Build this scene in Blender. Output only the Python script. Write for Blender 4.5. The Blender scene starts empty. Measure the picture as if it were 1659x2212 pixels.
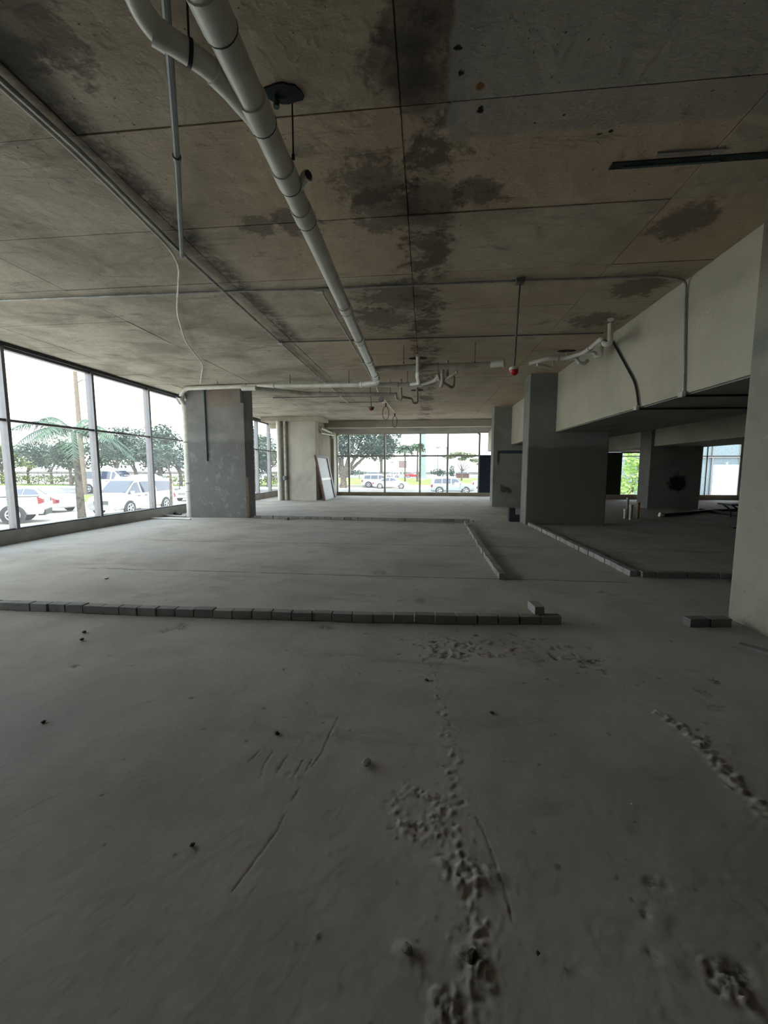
import bpy, bmesh, math, random
import numpy as np
from mathutils import Vector, Matrix
random.seed(7); rng = np.random.default_rng(11)
PI = math.pi
C = bpy.context.scene.collection
# ---------------------------------------------------------------- camera
F = 880.0; TH = math.atan(92/F); PS = math.atan(90*math.cos(TH)/F)
fw = Vector((-math.sin(PS)*math.cos(TH), math.cos(PS)*math.cos(TH), -math.sin(TH)))
rt = Vector((math.cos(PS), math.sin(PS), 0)); up = rt.cross(fw)
cd = bpy.data.cameras.new('camera'); cam = bpy.data.objects.new('camera', cd); C.objects.link(cam)
cd.sensor_fit = 'HORIZONTAL'; cd.sensor_width = 36; cd.lens = F/1659*36; cd.clip_start = .05; cd.clip_end = 900
M = Matrix((rt, up, -fw)).transposed().to_4x4(); M.translation = (0, 0, 1.5); cam.matrix_world = M
bpy.context.scene.camera = cam
vs = bpy.context.scene.view_settings
vs.view_transform = 'Standard'; vs.look = 'None'; vs.gamma = 1; vs.use_curve_mapping = False
vs.exposure = 0.66
# ---------------------------------------------------------------- sky and sun
SKY = 3.6
w = bpy.data.worlds.new('sky'); bpy.context.scene.world = w; w.use_nodes = True
nt = w.node_tree; nt.nodes.clear()
o_ = nt.nodes.new('ShaderNodeOutputWorld'); b_ = nt.nodes.new('ShaderNodeBackground')
tc = nt.nodes.new('ShaderNodeTexCoord'); sx = nt.nodes.new('ShaderNodeSeparateXYZ'); rp = nt.nodes.new('ShaderNodeValToRGB')
rp.color_ramp.elements[0].color = (.94, .975, 1, 1); rp.color_ramp.elements[1].color = (.72, .86, 1, 1)
nt.links.new(tc.outputs['Generated'], sx.inputs[0]); nt.links.new(sx.outputs[2], rp.inputs[0])
nt.links.new(rp.outputs[0], b_.inputs[0]); b_.inputs[1].default_value = SKY
nt.links.new(b_.outputs[0], o_.inputs[0])
sl = bpy.data.lights.new('sun', 'SUN'); sl.energy = 4.5; sl.angle = .02; sl.color = (1, .96, .88)
so = bpy.data.objects.new('sun', sl); C.objects.link(so)
so.rotation_euler = Vector((.12, -.3, .95)).to_track_quat('Z', 'Y').to_euler()
so.location = (0, 0, 30)

# ---------------------------------------------------------------- helpers
def ray(px, py):
    return fw + rt*((px-829.5)/F) - up*((py-1106)/F)
def at(px, py, z=None, Y=None, X=None):
    "a point seen in the photograph, put on a known plane of the building"
    d = ray(px, py)
    t = (z-1.5)/d.z if z is not None else (Y/d.y if Y is not None else X/d.x)
    return Vector((0, 0, 1.5)) + d*t

class MB:
    def __init__(s): s.v = []; s.f = []
    def box(s, x0, y0, z0, x1, y1, z1):
        n = len(s.v)
        s.v += [(x0,y0,z0),(x1,y0,z0),(x1,y1,z0),(x0,y1,z0),(x0,y0,z1),(x1,y0,z1),(x1,y1,z1),(x0,y1,z1)]
        s.f += [tuple(n+i for i in q) for q in ((3,2,1,0),(4,5,6,7),(0,1,5,4),(1,2,6,5),(2,3,7,6),(3,0,4,7))]
        return s
    def tube(s, pts, r, seg=12, cap=True):
        pts = [Vector(p) for p in pts]; n0 = len(s.v); N = len(pts)
        rr = r if isinstance(r, (list, tuple)) else [r]*N
        t0 = (pts[1]-pts[0]).normalized()
        a = t0.cross(Vector((0, 0, 1)))
        if a.length < .05: a = t0.cross(Vector((1, 0, 0)))
        a.normalize()
        for i, p in enumerate(pts):
            t = (pts[min(i+1, N-1)]-pts[max(i-1, 0)]).normalized()
            a = (a - t*a.dot(t)).normalized(); b = t.cross(a)
            for k in range(seg):
                an = 2*PI*k/seg; s.v.append(tuple(p + (a*math.cos(an)+b*math.sin(an))*rr[i]))
        for i in range(N-1):
            for k in range(seg):
                k2 = (k+1) % seg
                s.f.append((n0+i*seg+k, n0+i*seg+k2, n0+(i+1)*seg+k2, n0+(i+1)*seg+k))
        if cap:
            s.f.append(tuple(n0+k for k in range(seg))[::-1]); s.f.append(tuple(n0+(N-1)*seg+k for k in range(seg)))
        return s
    def prism(s, poly, axis, a, b):
        "extrude a 2D polygon along axis (0,1,2) from a to b"
        n = len(s.v); m = len(poly)
        for c in (a, b):
            for p in poly:
                q = list(p); q.insert(axis, c); s.v.append(tuple(q))
        s.f.append(tuple(n+i for i in range(m))); s.f.append(tuple(n+m+i for i in range(m))[::-1])
        for i in range(m):
            j = (i+1) % m; s.f.append((n+i, n+m+i, n+m+j, n+j))
        return s
    def quad(s, a, b, c, d):
        n = len(s.v); s.v += [tuple(a), tuple(b), tuple(c), tuple(d)]; s.f.append((n, n+1, n+2, n+3)); return s
    def build(s, name, mat, parent=None, smooth=False, bevel=0, fix=True):
        me = bpy.data.meshes.new(name); me.from_pydata(s.v, [], s.f)
        if fix:
            bm = bmesh.new(); bm.from_mesh(me); bmesh.ops.recalc_face_normals(bm, faces=bm.faces)
            if bevel: bmesh.ops.bevel(bm, geom=[e for e in bm.edges if e.calc_face_angle(0) > .7], offset=bevel, segments=2, affect='EDGES', profile=.6)
            bm.to_mesh(me); bm.free()
        me.materials.append(mat)
        if smooth: me.shade_smooth() if smooth is True else me.set_sharp_from_angle(angle=smooth) or [setattr(p, 'use_smooth', True) for p in me.polygons]
        o = bpy.data.objects.new(name, me); C.objects.link(o)
        if parent: o.parent = parent; o.matrix_parent_inverse = Matrix.Translation(-parent.location) if parent.rotation_euler.z == 0 else parent.matrix_basis.inverted()
        return o
def fillet(pts, r, n=6):
    pts = [Vector(p) for p in pts]; out = [pts[0]]
    for i in range(1, len(pts)-1):
        a, p, b = pts[i-1], pts[i], pts[i+1]
        ra = min(r, (a-p).length*.48, (b-p).length*.48)
        s = p+(a-p).normalized()*ra; e = p+(b-p).normalized()*ra
        for k in range(n+1):
            t = k/n; out.append(s*(1-t)**2+p*2*t*(1-t)+e*t*t)
    out.append(pts[-1]); return out
def tag(o, label=None, cat=None, group=None, kind=None):
    if label: o['label'] = label
    if cat: o['category'] = cat
    if group: o['group'] = group
    if kind: o['kind'] = kind
    return o
def thing(name, loc, label, cat, group=None, rz=0):
    o = bpy.data.objects.new(name, None); C.objects.link(o); o.location = loc; o.rotation_euler = (0, 0, rz); o.empty_display_size = .1
    return tag(o, label, cat, group)
def copy_tree(o, loc, rz=None):
    c = o.copy(); C.objects.link(c); c.location = loc
    if rz is not None: c.rotation_euler.z = rz
    for ch in o.children:
        d = ch.copy(); C.objects.link(d); d.parent = c
        for g in ch.children:
            e = g.copy(); C.objects.link(e); e.parent = d
    return c
ORD = 'first second third fourth fifth sixth seventh eighth ninth tenth eleventh twelfth thirteenth fourteenth fifteenth sixteenth seventeenth eighteenth nineteenth twentieth twenty-first twenty-second twenty-third twenty-fourth twenty-fifth twenty-sixth twenty-seventh twenty-eighth twenty-ninth thirtieth thirty-first thirty-second thirty-third thirty-fourth'.split()

# ---------------------------------------------------------------- materials
class S:
    "shader maths on sockets"
    def __init__(s, nt, k): s.nt = nt; s.k = k
    def _m(s, op, *a, clamp=False):
        n = s.nt.nodes.new('ShaderNodeMath'); n.operation = op; n.use_clamp = clamp
        for i, x in enumerate((s,)+a):
            if isinstance(x, S): s.nt.links.new(x.k, n.inputs[i])
            else: n.inputs[i].default_value = x
        return S(s.nt, n.outputs[0])
    def __add__(s, o): return s._m('ADD', o)
    def __sub__(s, o): return s._m('SUBTRACT', o)
    def __mul__(s, o): return s._m('MULTIPLY', o)
    def __truediv__(s, o): return s._m('DIVIDE', o)
    def abs(s): return s._m('ABSOLUTE')
    def max(s, o): return s._m('MAXIMUM', o)
    def min(s, o): return s._m('MINIMUM', o)
    def gt(s, o): return s._m('GREATER_THAN', o)
    def sqrt(s): return s._m('SQRT')
    def ramp(s, a, b):
        n = s.nt.nodes.new('ShaderNodeMapRange'); n.interpolation_type = 'SMOOTHSTEP'
        s.nt.links.new(s.k, n.inputs[0]); n.inputs[1].default_value = a; n.inputs[2].default_value = b
        if a > b: n.inputs[1].default_value = b; n.inputs[2].default_value = a; n.inputs[3].default_value = 1; n.inputs[4].default_value = 0
        return S(s.nt, n.outputs[0])
class Mat:
    def __init__(m, name, rough=.85, spec=.3, metal=0):
        m.mat = bpy.data.materials.new(name); m.mat.use_nodes = True; m.nt = m.mat.node_tree
        m.b = m.nt.nodes['Principled BSDF']; m.b.inputs['Roughness'].default_value = rough
        m.b.inputs['Specular IOR Level'].default_value = spec; m.b.inputs['Metallic'].default_value = metal
        g = m.nt.nodes.new('ShaderNodeNewGeometry'); m.P = g.outputs['Position']; sp = m.nt.nodes.new('ShaderNodeSeparateXYZ')
        m.nt.links.new(m.P, sp.inputs[0]); m.x, m.y, m.z = (S(m.nt, sp.outputs[i]) for i in range(3))
        m.nrm = None
    def noise(m, scale, detail=4, rough=.55, sc=None, dist=0, off=0):
        n = m.nt.nodes.new('ShaderNodeTexNoise'); n.inputs['Scale'].default_value = scale; n.inputs['Detail'].default_value = detail
        n.inputs['Roughness'].default_value = rough; n.inputs['Distortion'].default_value = dist
        mp = m.nt.nodes.new('ShaderNodeMapping'); m.nt.links.new(m.P, mp.inputs[0]); mp.inputs['Location'].default_value = (off, off*1.7, off*.6)
        if sc: mp.inputs['Scale'].default_value = sc
        m.nt.links.new(mp.outputs[0], n.inputs['Vector']); return S(m.nt, n.outputs['Fac'])
    def rnd(m):
        n = m.nt.nodes.new('ShaderNodeObjectInfo'); return S(m.nt, n.outputs['Random'])
    def blob(m, c, r, nz=None, k=.5, aspect=(1, 1, 1)):
        d = (((m.x-c[0])*aspect[0])*((m.x-c[0])*aspect[0]) + ((m.y-c[1])*aspect[1])*((m.y-c[1])*aspect[1]) + ((m.z-c[2])*aspect[2])*((m.z-c[2])*aspect[2])).sqrt()
        if nz: d = d + (nz-.5)*(k*2*r)
        return d.ramp(r, r*.55)
    def rect(m, x0, x1, y0, y1, s=.05, nz=None, k=.2):
        X, Y = m.x, m.y
        if nz: X = X+(nz-.5)*k; Y = Y+(nz-.5)*k
        return X.ramp(x0-s, x0+s)*X.ramp(x1+s, x1-s)*Y.ramp(y0-s, y0+s)*Y.ramp(y1+s, y1-s)
    def mix(m, a, b, f):
        n = m.nt.nodes.new('ShaderNodeMix'); n.data_type = 'RGBA'
        for i, x in ((6, a), (7, b)):
            if isinstance(x, tuple): n.inputs[i].default_value = (*x, 1)
            else: m.nt.links.new(x, n.inputs[i])
        if isinstance(f, S): m.nt.links.new(f.k, n.inputs[0])
        else: n.inputs[0].default_value = f
        return n.outputs[2]
    def color(m, c):
        if isinstance(c, tuple): m.b.inputs['Base Color'].default_value = (*c, 1)
        else: m.nt.links.new(c, m.b.inputs['Base Color'])
        return m
    def bump(m, h, strength=.4, dist=.01):
        n = m.nt.nodes.new('ShaderNodeBump'); n.inputs['Strength'].default_value = strength; n.inputs['Distance'].default_value = dist
        m.nt.links.new(h.k, n.inputs['Height'])
        if m.nrm: m.nt.links.new(m.nrm, n.inputs['Normal'])
        m.nrm = n.outputs[0]; m.nt.links.new(m.nrm, m.b.inputs['Normal']); return m
def plain(name, col, rough=.6, spec=.4, metal=0, var=.12, scale=6, bump=0):
    m = Mat(name, rough, spec, metal); n = m.noise(scale, 4)
    c2 = tuple(v*(1-var*2) for v in col); m.color(m.mix(c2, tuple(min(1, v*(1+var*.3)) for v in col), n.ramp(.3, .65)))
    if bump: m.bump(m.noise(scale*12, 3), bump, .003)
    return m.mat
def concrete(name, col, dark, extra=None, bump=.5, pits=True, streak=(1, 1, 1), var=True):
    m = Mat(name, .9, .2)
    n1 = m.noise(.9, 6, .6, dist=.4); n2 = m.noise(5, 6, .65, off=4, sc=streak); n3 = m.noise(38, 3, .5, off=9)
    c = m.mix(dark, col, n1.ramp(.3, .62)); c = m.mix(c, dark, n2.ramp(.52, .78)*.55)
    c = m.mix(c, tuple(min(1, v*1.25) for v in col), n2.ramp(.42, .2)*.35)
    if pits:
        c = m.mix(c, tuple(v*.35 for v in dark), n3.ramp(.69, .76)*.8)
    if extra: c = extra(m, c, n1, n2, n3)
    m.color(c)
    m.bump(m.noise(2.2, 5, .6, off=2)*2.5+n2*1.0+n3*.25, bump, .03)
    return m.mat

def ceil_extra(m, c, n1, n2, n3):
    r = m.rnd()
    c = m.mix(c, (.47, .36, .25), r.ramp(0, 1)*.4*m.x.ramp(-4.5, -.5)+m.x.ramp(-4, 0)*.35)        # brown formwork tint; fading it leftward also paints in the window daylight
    nb = m.noise(1.6, 6, .7, off=14, dist=.6); nf = m.noise(7, 5, .7, off=22)
    band = m.x.ramp(-.75, -.1)*m.x.ramp(.5, .12)
    mil = (nb*.6+nf*.4)
    c = m.mix(c, (.055, .045, .035), (band*.16+mil).ramp(.6, .72)*.75)
    stq = m.noise(1.1, 7, .72, sc=(.8, 3.2, 1), off=61, dist=1.2)
    c = m.mix(c, (.15, .135, .115), stq.ramp(.55, .68)*.55); c = m.mix(c, (.55, .53, .48), stq.ramp(.36, .28)*.25)
    # mildew patches that sit on the joints
    for (px, py, r_) in ((800, 400, .3), (830, 455, .35), (1035, 420, .22), (930, 440, .3), (870, 150, .22), (905, 190, .2), (1480, 480, .3), (560, 490, .2), (640, 480, .25), (850, 640, .5), (20, 60, .35), (40, 130, .25), (1380, 620, .35), (1290, 690, .4), (820, 690, .5), (900, 60, .2)):
        p = at(px, py, z=4.0); c = m.mix(c, (.05, .045, .04), m.blob((p.x, p.y, 4.0), r_*1.15, nf*.6+nb*.4, 1.8)*.6)
    # smoother repaired grey patch between the board joints
    c = m.mix(c, (.31, .295, .27), m.rect(.13, 4.0, 1.2, 3.42, .02, nf, .12)*.8)
    # dusty dark line that follows the conduits
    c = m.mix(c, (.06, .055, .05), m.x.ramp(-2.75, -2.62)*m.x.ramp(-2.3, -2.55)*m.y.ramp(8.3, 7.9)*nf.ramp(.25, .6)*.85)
    c = m.mix(c, (.05, .045, .04), (n3+nb*.25).ramp(.83, .87)*.8)
    # small dark holes and rust spots
    for (px, py, r_) in ((1038, 240, .03), (990, 103, .022), (996, 158, .02), (1294, 291, .02), (1321, 285, .02), (1218, 250, .014), (1155, 268, .012)):
        p = at(px, py, z=4.0); c = m.mix(c, (.015, .012, .01), m.blob((p.x, p.y, 4.0), r_*1.15, n3, .9))
    p = at(1037, 188, z=4.0); c = m.mix(c, (.2, .08, .02), m.blob((p.x, p.y, 4.0), .035))
    return c
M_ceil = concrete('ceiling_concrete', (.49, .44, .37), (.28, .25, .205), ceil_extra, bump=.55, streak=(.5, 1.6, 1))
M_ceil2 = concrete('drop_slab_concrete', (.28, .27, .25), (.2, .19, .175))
def beam_extra(m, c, n1, n2, n3):
    return m.mix(c, (.48, .46, .38), m.noise(.6, 4, off=31).ramp(.35, .6)*.35)
M_beam = concrete('beam_concrete', (.44, .41, .33), (.36, .335, .27), beam_extra, bump=.3)
def col1_extra(m, c, n1, n2, n3):
    nz = m.noise(1.8, 5, off=3)
    c = m.mix(c, (.125, .125, .125), (m.z+(nz-.5)*.3).ramp(2.45, 2.3)*.75)
    c = m.mix(c, (.27, .27, .26), n2.ramp(.52, .68)*m.z.ramp(2.5, 2.0)*.55)
    c = m.mix(c, (.33, .33, .32), m.noise(6, 5, .75, off=90, sc=(1, 1, .35), dist=1.5).ramp(.62, .7)*m.z.ramp(2.5, 2.2)*m.z.ramp(.7, 1.1)*.7)
    c = m.mix(c, (.25, .165, .095), m.x.ramp(-6.72, -6.62)*m.x.ramp(-5.6, -5.75)*m.z.ramp(3.38, 3.43)*m.z.ramp(4.1, 3.85)*.4)
    return c
M_col1 = concrete('grey_plaster_column', (.24, .235, .225), (.165, .165, .16), col1_extra, pits=False, bump=.25)
M_col2 = concrete('pale_plaster_column', (.5, .47, .41), (.36, .345, .31), None, pits=False, bump=.2)
def colm_extra(m, c, n1, n2, n3):
    nz = m.noise(2.5, 5, off=3)
    side = m.y.ramp(11.44, 11.42)
    c = m.mix(c, (.135, .125, .11), (m.z+(nz-.5)*.25).ramp(2.14, 2.06)*.9*side)
    return c
M_colm = concrete('dark_plaster_column', (.22, .215, .2), (.165, .16, .15), colm_extra, pits=False, bump=.2)
def col3_extra(m, c, n1, n2, n3):
    c = m.mix(c, (.03, .03, .03), m.blob((3.25, 17.05, .68), .3, m.noise(4, 5, off=8), 1.0, (1, .4, 1.6))*.75)
    c = m.mix(c, (.02, .035, .06), m.z.ramp(2.12, 2.16)*m.z.ramp(2.28, 2.24)*m.x.ramp(2.9, 2.95)*.9)
    c = m.mix(c, (.02, .035, .06), m.x.ramp(2.87, 2.9)*m.x.ramp(3.0, 2.97)*m.z.ramp(1.5, 1.9)*m.z.ramp(2.28, 2.24)*.8)
    return c
M_col3 = concrete('stained_plaster_column', (.27, .27, .25), (.2, .2, .185), col3_extra, pits=False, bump=.2)
def col4_extra(m, c, n1, n2, n3):
    return m.mix(c, (.008, .008, .008), m.blob((9.55, 16.6, 1.02), .42, m.noise(3, 5, off=8), .9, (1, .3, 1.1))*.95)
M_col4 = concrete('soot_marked_column', (.2, .19, .175), (.14, .135, .125), col4_extra, pits=False, bump=.2)
def coln_extra(m, c, n1, n2, n3):
    c = m.mix(c, (.11, .085, .06), (m.z+(n1-.5)*.5).ramp(3.0, 3.5)*.6)
    c = m.mix(c, (.13, .17, .16), m.z.ramp(2.5, 2.6)*m.z.ramp(2.85, 2.7)*.5)
    return m.mix(c, (.4, .39, .36), n2.ramp(.62, .72)*.6)
M_coln = concrete('near_column_plaster', (.30, .28, .24), (.225, .205, .17), coln_extra, pits=True, bump=.3)
M_wall = concrete('wall_concrete', (.25, .24, .22), (.17, .165, .15))
M_wallw = concrete('warm_wall_plaster', (.42, .37, .30), (.33, .29, .235), pits=False)
M_kerb = concrete('kerb_concrete', (.42, .41, .39), (.3, .295, .28))
M_kerbf = concrete('far_kerb_concrete', (.36, .30, .23), (.24, .2, .16))
def floor_extra(m, c, n1, n2, n3):
    big = m.noise(.35, 4, .5, off=40)
    c = m.mix(c, (.335, .335, .345), big.ramp(.45, .65)*.5)
    c = m.mix(c, (.2, .185, .16), m.noise(1.3, 6, .7, off=44, sc=(.6, 1.5, 1), dist=.8).ramp(.56, .72)*.5)
    fs = m.noise(1.4, 7, .7, sc=(.7, 2.6, 1), off=71, dist=1.0)
    c = m.mix(c, (.22, .21, .195), fs.ramp(.56, .66)*.4*m.y.ramp(3.5, 6)); c = m.mix(c, (.5, .5, .49), fs.ramp(.38, .3)*.3*m.y.ramp(3.5, 6))
    # construction joints: thin dirty lines across the slab
    jn = m.noise(3, 4, off=50)
    for yy, x0, x1 in ((5.62, -5.5, 2.9), (8.05, -6, 5), (14.2, -8, 3), (7.9, 4, 9)):
        c = m.mix(c, (.06, .055, .05), (m.y+(jn-.5)*.06-yy).abs().ramp(.022, .008)*m.x.ramp(x0, x0+.4)*m.x.ramp(x1, x1-.4)*jn.ramp(.3, .5)*.8)
    at_ = m.nt.nodes.new('ShaderNodeAttribute'); at_.attribute_name = 'dirt_pit_shade'; d = S(m.nt, at_.outputs['Fac'])
    return m.mix(c, (.07, .062, .052), d*m.noise(45, 3, .6, off=80).ramp(.38, .6))  # dark marks: dirt, plus painted shade in the pits
M_floor = concrete('floor_concrete', (.39, .36, .325), (.30, .275, .245), floor_extra, bump=.14, pits=False)
def block_extra(m, c, n1, n2, n3):
    return m.mix(c, (.34, .335, .32), m.rnd()*.45)
M_block = concrete('paver_block_concrete', (.21, .21, .205), (.13, .13, .128), block_extra, bump=.5)
M_pvc = plain('white_plastic_pipe', (.62, .61, .55), .35, .5, var=.08, scale=4)
M_pvcd = plain('dusty_plastic_pipe', (.42, .40, .34), .5, .4, var=.15, scale=5)
M_ring = plain('rubber_ring', (.04, .04, .04), .6)
M_zinc = plain('galvanised_conduit', (.36, .36, .35), .45, .5, .5, var=.15)
M_zincd = plain('grey_conduit', (.15, .16, .155), .5, .4, .3, var=.1)
M_cable = plain('pale_conduit', (.58, .56, .50), .5)
M_green = plain('green_conduit', (.045, .085, .08), .5)
M_iron = plain('black_iron', (.02, .02, .02), .5)
M_box = plain('junction_box_metal', (.5, .49, .46), .4, .5, .3)
M_red = plain('red_plastic', (.5, .015, .02), .35, var=.05)
M_dred = plain('dull_red_plastic', (.16, .02, .02), .45, var=.05)
M_white = plain('white_plastic', (.75, .74, .7), .4)
M_alu = plain('aluminium_frame', (.17, .165, .175), .4, .5, .4, var=.05)
M_aluw = plain('pale_aluminium_frame', (.42, .42, .39), .45, var=.05)
M_joint = plain('dark_gasket', (.03, .035, .04), .6)
M_darkp = plain('dark_blue_board', (.012, .024, .045), .5, var=.1)
M_greenp = plain('dark_green_board', (.008, .025, .008), .5, var=.2)
M_wood = plain('brown_timber', (.11, .06, .04), .6, var=.25, scale=9)
M_panel = plain('grey_white_board', (.4, .4, .42), .5, var=.05)
M_tan = plain('tan_pipe', (.34, .22, .1), .5)
M_stone = concrete('mortar_crumb', (.2, .19, .17), (.1, .095, .085))
M_stain = concrete('damp_patch', (.035, .045, .042), (.015, .018, .017), pits=False)
M_asph = plain('asphalt', (.12, .12, .12), .9, .2, var=.15, scale=.6)
M_lot = plain('pale_concrete_yard', (.5, .475, .42), .9, .2, var=.18, scale=.5)
M_grass = plain('grass', (.15, .22, .045), .9, .1, var=.3, scale=.8)
M_sea = plain('sea', (.3, .36, .4), .3, .5, var=.05, scale=.02)
M_bark = plain('bark', (.12, .1, .08), .9, .1, var=.25, scale=5)
M_pole = plain('weathered_concrete_pole', (.16, .13, .1), .9, .1, var=.1)
def leafmat(name, a, b):
    m = Mat(name, .6, .3); m.color(m.mix(a, b, m.noise(1.2, 4).ramp(.35, .65))); return m.mat
M_leafd = leafmat('dark_leaves', (.02, .04, .02), (.055, .09, .04))
M_leafb = leafmat('blue_green_leaves', (.025, .045, .035), (.06, .095, .065))
M_leafy = leafmat('yellow_green_leaves', (.07, .10, .025), (.16, .19, .05))
M_palm = leafmat('palm_leaves', (.025, .05, .035), (.06, .1, .06))
M_paint = plain('white_car_paint', (.5, .5, .49), .25, .5, var=.02)
M_silver = plain('silver_car_paint', (.3, .33, .34), .3, .5, var=.02)
M_redpaint = plain('red_car_paint', (.35, .02, .02), .3, .5, var=.02)
M_blackpaint = plain('black_car_paint', (.05, .06, .08), .3, .5, var=.02)
M_carglass = plain('tinted_car_glass', (.03, .04, .07), .08, .8, var=.02)
M_tyre = plain('tyre_rubber', (.03, .03, .032), .8)
M_rim = plain('alloy_rim', (.5, .5, .52), .35, .5, .5)
M_lamp = plain('clear_lamp', (.6, .62, .65), .1, .8)
M_tail = plain('red_tail_lamp', (.22, .015, .02), .2, .6)
M_trim = plain('black_car_trim', (.03, .03, .03), .5)
M_brick = plain('red_brown_wall', (.09, .04, .035), .9)
M_pyl = plain('grey_painted_steel', (.22, .28, .29), .5)
def glassmat():
    "dusty window glass: mostly clear, a faint dust film added for milky haze and a faint reflection"
    mt = bpy.data.materials.new('hazy_dusty_window_glass'); mt.use_nodes = True; n = mt.node_tree; n.nodes.clear()
    o = n.nodes.new('ShaderNodeOutputMaterial'); t = n.nodes.new('ShaderNodeBsdfTransparent'); t.inputs[0].default_value = (.9, .93, .9, 1)
    g = n.nodes.new('ShaderNodeBsdfGlossy'); g.inputs['Roughness'].default_value = .02
    d = n.nodes.new('ShaderNodeBsdfTranslucent'); d.inputs[0].default_value = (.9, .95, 1, 1)  # translucent film puts a milky haze over the view outside
    m1 = n.nodes.new('ShaderNodeMixShader'); m2 = n.nodes.new('ShaderNodeMixShader'); lw = n.nodes.new('ShaderNodeLayerWeight'); lw.inputs[0].default_value = .12; fr = n.nodes.new('ShaderNodeMath'); fr.operation = 'MULTIPLY'; n.links.new(lw.outputs['Fresnel'], fr.inputs[0]); fr.inputs[1].default_value = .5
    no = n.nodes.new('ShaderNodeTexNoise'); no.inputs['Scale'].default_value = 1.5; no.inputs['Detail'].default_value = 5
    tc = n.nodes.new('ShaderNodeTexCoord'); n.links.new(tc.outputs['Object'], no.inputs['Vector'])
    mr = n.nodes.new('ShaderNodeMapRange'); n.links.new(no.outputs[0], mr.inputs[0]); mr.inputs[1].default_value = .3; mr.inputs[2].default_value = .8; mr.inputs[3].default_value = .02; mr.inputs[4].default_value = .05
    n.links.new(mr.outputs[0], m1.inputs[0]); n.links.new(t.outputs[0], m1.inputs[1]); n.links.new(d.outputs[0], m1.inputs[2])
    n.links.new(fr.outputs[0], m2.inputs[0]); n.links.new(m1.outputs[0], m2.inputs[1]); n.links.new(g.outputs[0], m2.inputs[2])
    n.links.new(m2.outputs[0], o.inputs[0]); return mt
M_glass = glassmat()

# ================================================================ THE SETTING
def struct(o): o['kind'] = 'structure'; return o
XL = -8.35; YF = 23.4; YR = 21.6; H = 4.0
# ---- floor: one mesh with real relief, fine near the camera
def vnoise(x, y, s, seed):
    r = np.random.default_rng(seed).random((256, 256)); X = x*s+100; Y = y*s+100
    xi = np.floor(X).astype(int); yi = np.floor(Y).astype(int); fx = X-xi; fy = Y-yi; fx = fx*fx*(3-2*fx); fy = fy*fy*(3-2*fy)
    a = r[xi % 256, yi % 256]; b = r[(xi+1) % 256, yi % 256]; c = r[xi % 256, (yi+1) % 256]; d = r[(xi+1) % 256, (yi+1) % 256]
    return (a*(1-fx)+b*fx)*(1-fy)+(c*(1-fx)+d*fx)*fy-.5
gx = np.concatenate([np.arange(-8.6, -3.2, .12), np.arange(-3.2, -1.6, .02), np.arange(-1.6, -1.1, .01), np.arange(-1.1, .6, .006), np.arange(.6, 2.2, .01), np.arange(2.2, 3.2, .02), np.arange(3.2, 18.3, .15), [18.3]])
gy = np.concatenate([[-4.2, -2, 0, .5], np.arange(.8, 3.0, .007), np.arange(3.0, 4.2, .01), np.arange(4.2, 7, .04), np.arange(7, 24, .12), [24.0]])
GX, GY = np.meshgrid(gx, gy)
Hh = .010*vnoise(GX, GY, .7, 1)+.004*vnoise(GX, GY, 2.3, 2)+.0018*vnoise(GX, GY, 7, 3)+.0007*vnoise(GX, GY, 25, 4)+.0004*vnoise(GX, GY, 55, 5)
D = np.zeros_like(Hh); HS = .34
def win(x, y, r):
    i0, i1 = np.searchsorted(gx, [x-r, x+r]); j0, j1 = np.searchsorted(gy, [y-r, y+r]); return slice(j0, j1+1), slice(i0, i1+1)
def bumpat(x, y, r, h, asp=1, ang=0, dirt_pit_shade=0):
    s = win(x, y, r*3*max(asp, 1)); dx = GX[s]-x; dy = GY[s]-y
    if dx.size == 0: return
    u = (dx*math.cos(ang)+dy*math.sin(ang))/asp; v = -dx*math.sin(ang)+dy*math.cos(ang)
    g = np.exp(-((u*u+v*v)/(r*r))**2.2); Hh[s] += h*HS*g; D[s] = np.maximum(D[s], dirt_pit_shade*g)
def trail(pts, n, spread, rr, hh, dirt_pit_shade=.0, neg=.25):
    P = [at(*p, z=0) for p in pts]
    for _ in range(n):
        k = random.random()*(len(P)-1); i = int(k); p = P[i].lerp(P[i+1], k-i)
        h = random.uniform(*hh)*(-1 if random.random() < neg else 1)
        bumpat(p.x+random.gauss(0, spread), p.y+random.gauss(0, spread), random.uniform(*rr), h, random.uniform(1, 2.2), random.uniform(0, PI), dirt_pit_shade*random.random() if h > 0 else max(dirt_pit_shade, .5)*random.random())  # pits always darken: their shade is put into the colour with the dirt
def scratch(pts, wd=.0045, h=-.005, dirt_pit_shade=.6, wob=.004):
    P = [at(*p, z=0) for p in pts]
    for i in range(len(P)-1):
        L = (P[i+1]-P[i]).length; n = max(2, int(L/.006))
        for k in range(n):
            p = P[i].lerp(P[i+1], k/n); bumpat(p.x+random.gauss(0, wob*.3), p.y, wd, h*1.0, 1, 0, dirt_pit_shade*.7)  # groove painted darker, shade and dirt together
trail([(935,1450),(955,1530),(985,1650),(975,1760),(990,1850),(1040,1980),(1025,2080),(965,2200)], 120, .016, (.005, .014), (.004, .011))
trail([(935,1450),(955,1530),(985,1650),(975,1760),(990,1850),(1040,1980),(1025,2080),(965,2200)], 130, .05, (.004, .008), (.003, .006))
trail([(1425,1540),(1490,1580),(1530,1625),(1590,1690),(1665,1765)], 130, .022, (.007, .018), (.006, .016))
trail([(905,1385),(1000,1395),(1130,1400),(1300,1420)], 150, .12, (.010, .026), (.005, .012), .8, .6)
trail([(900,1410),(1010,1415),(1300,1430)], 40, .05, (.014, .03), (.006, .012), .95, .7)
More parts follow.
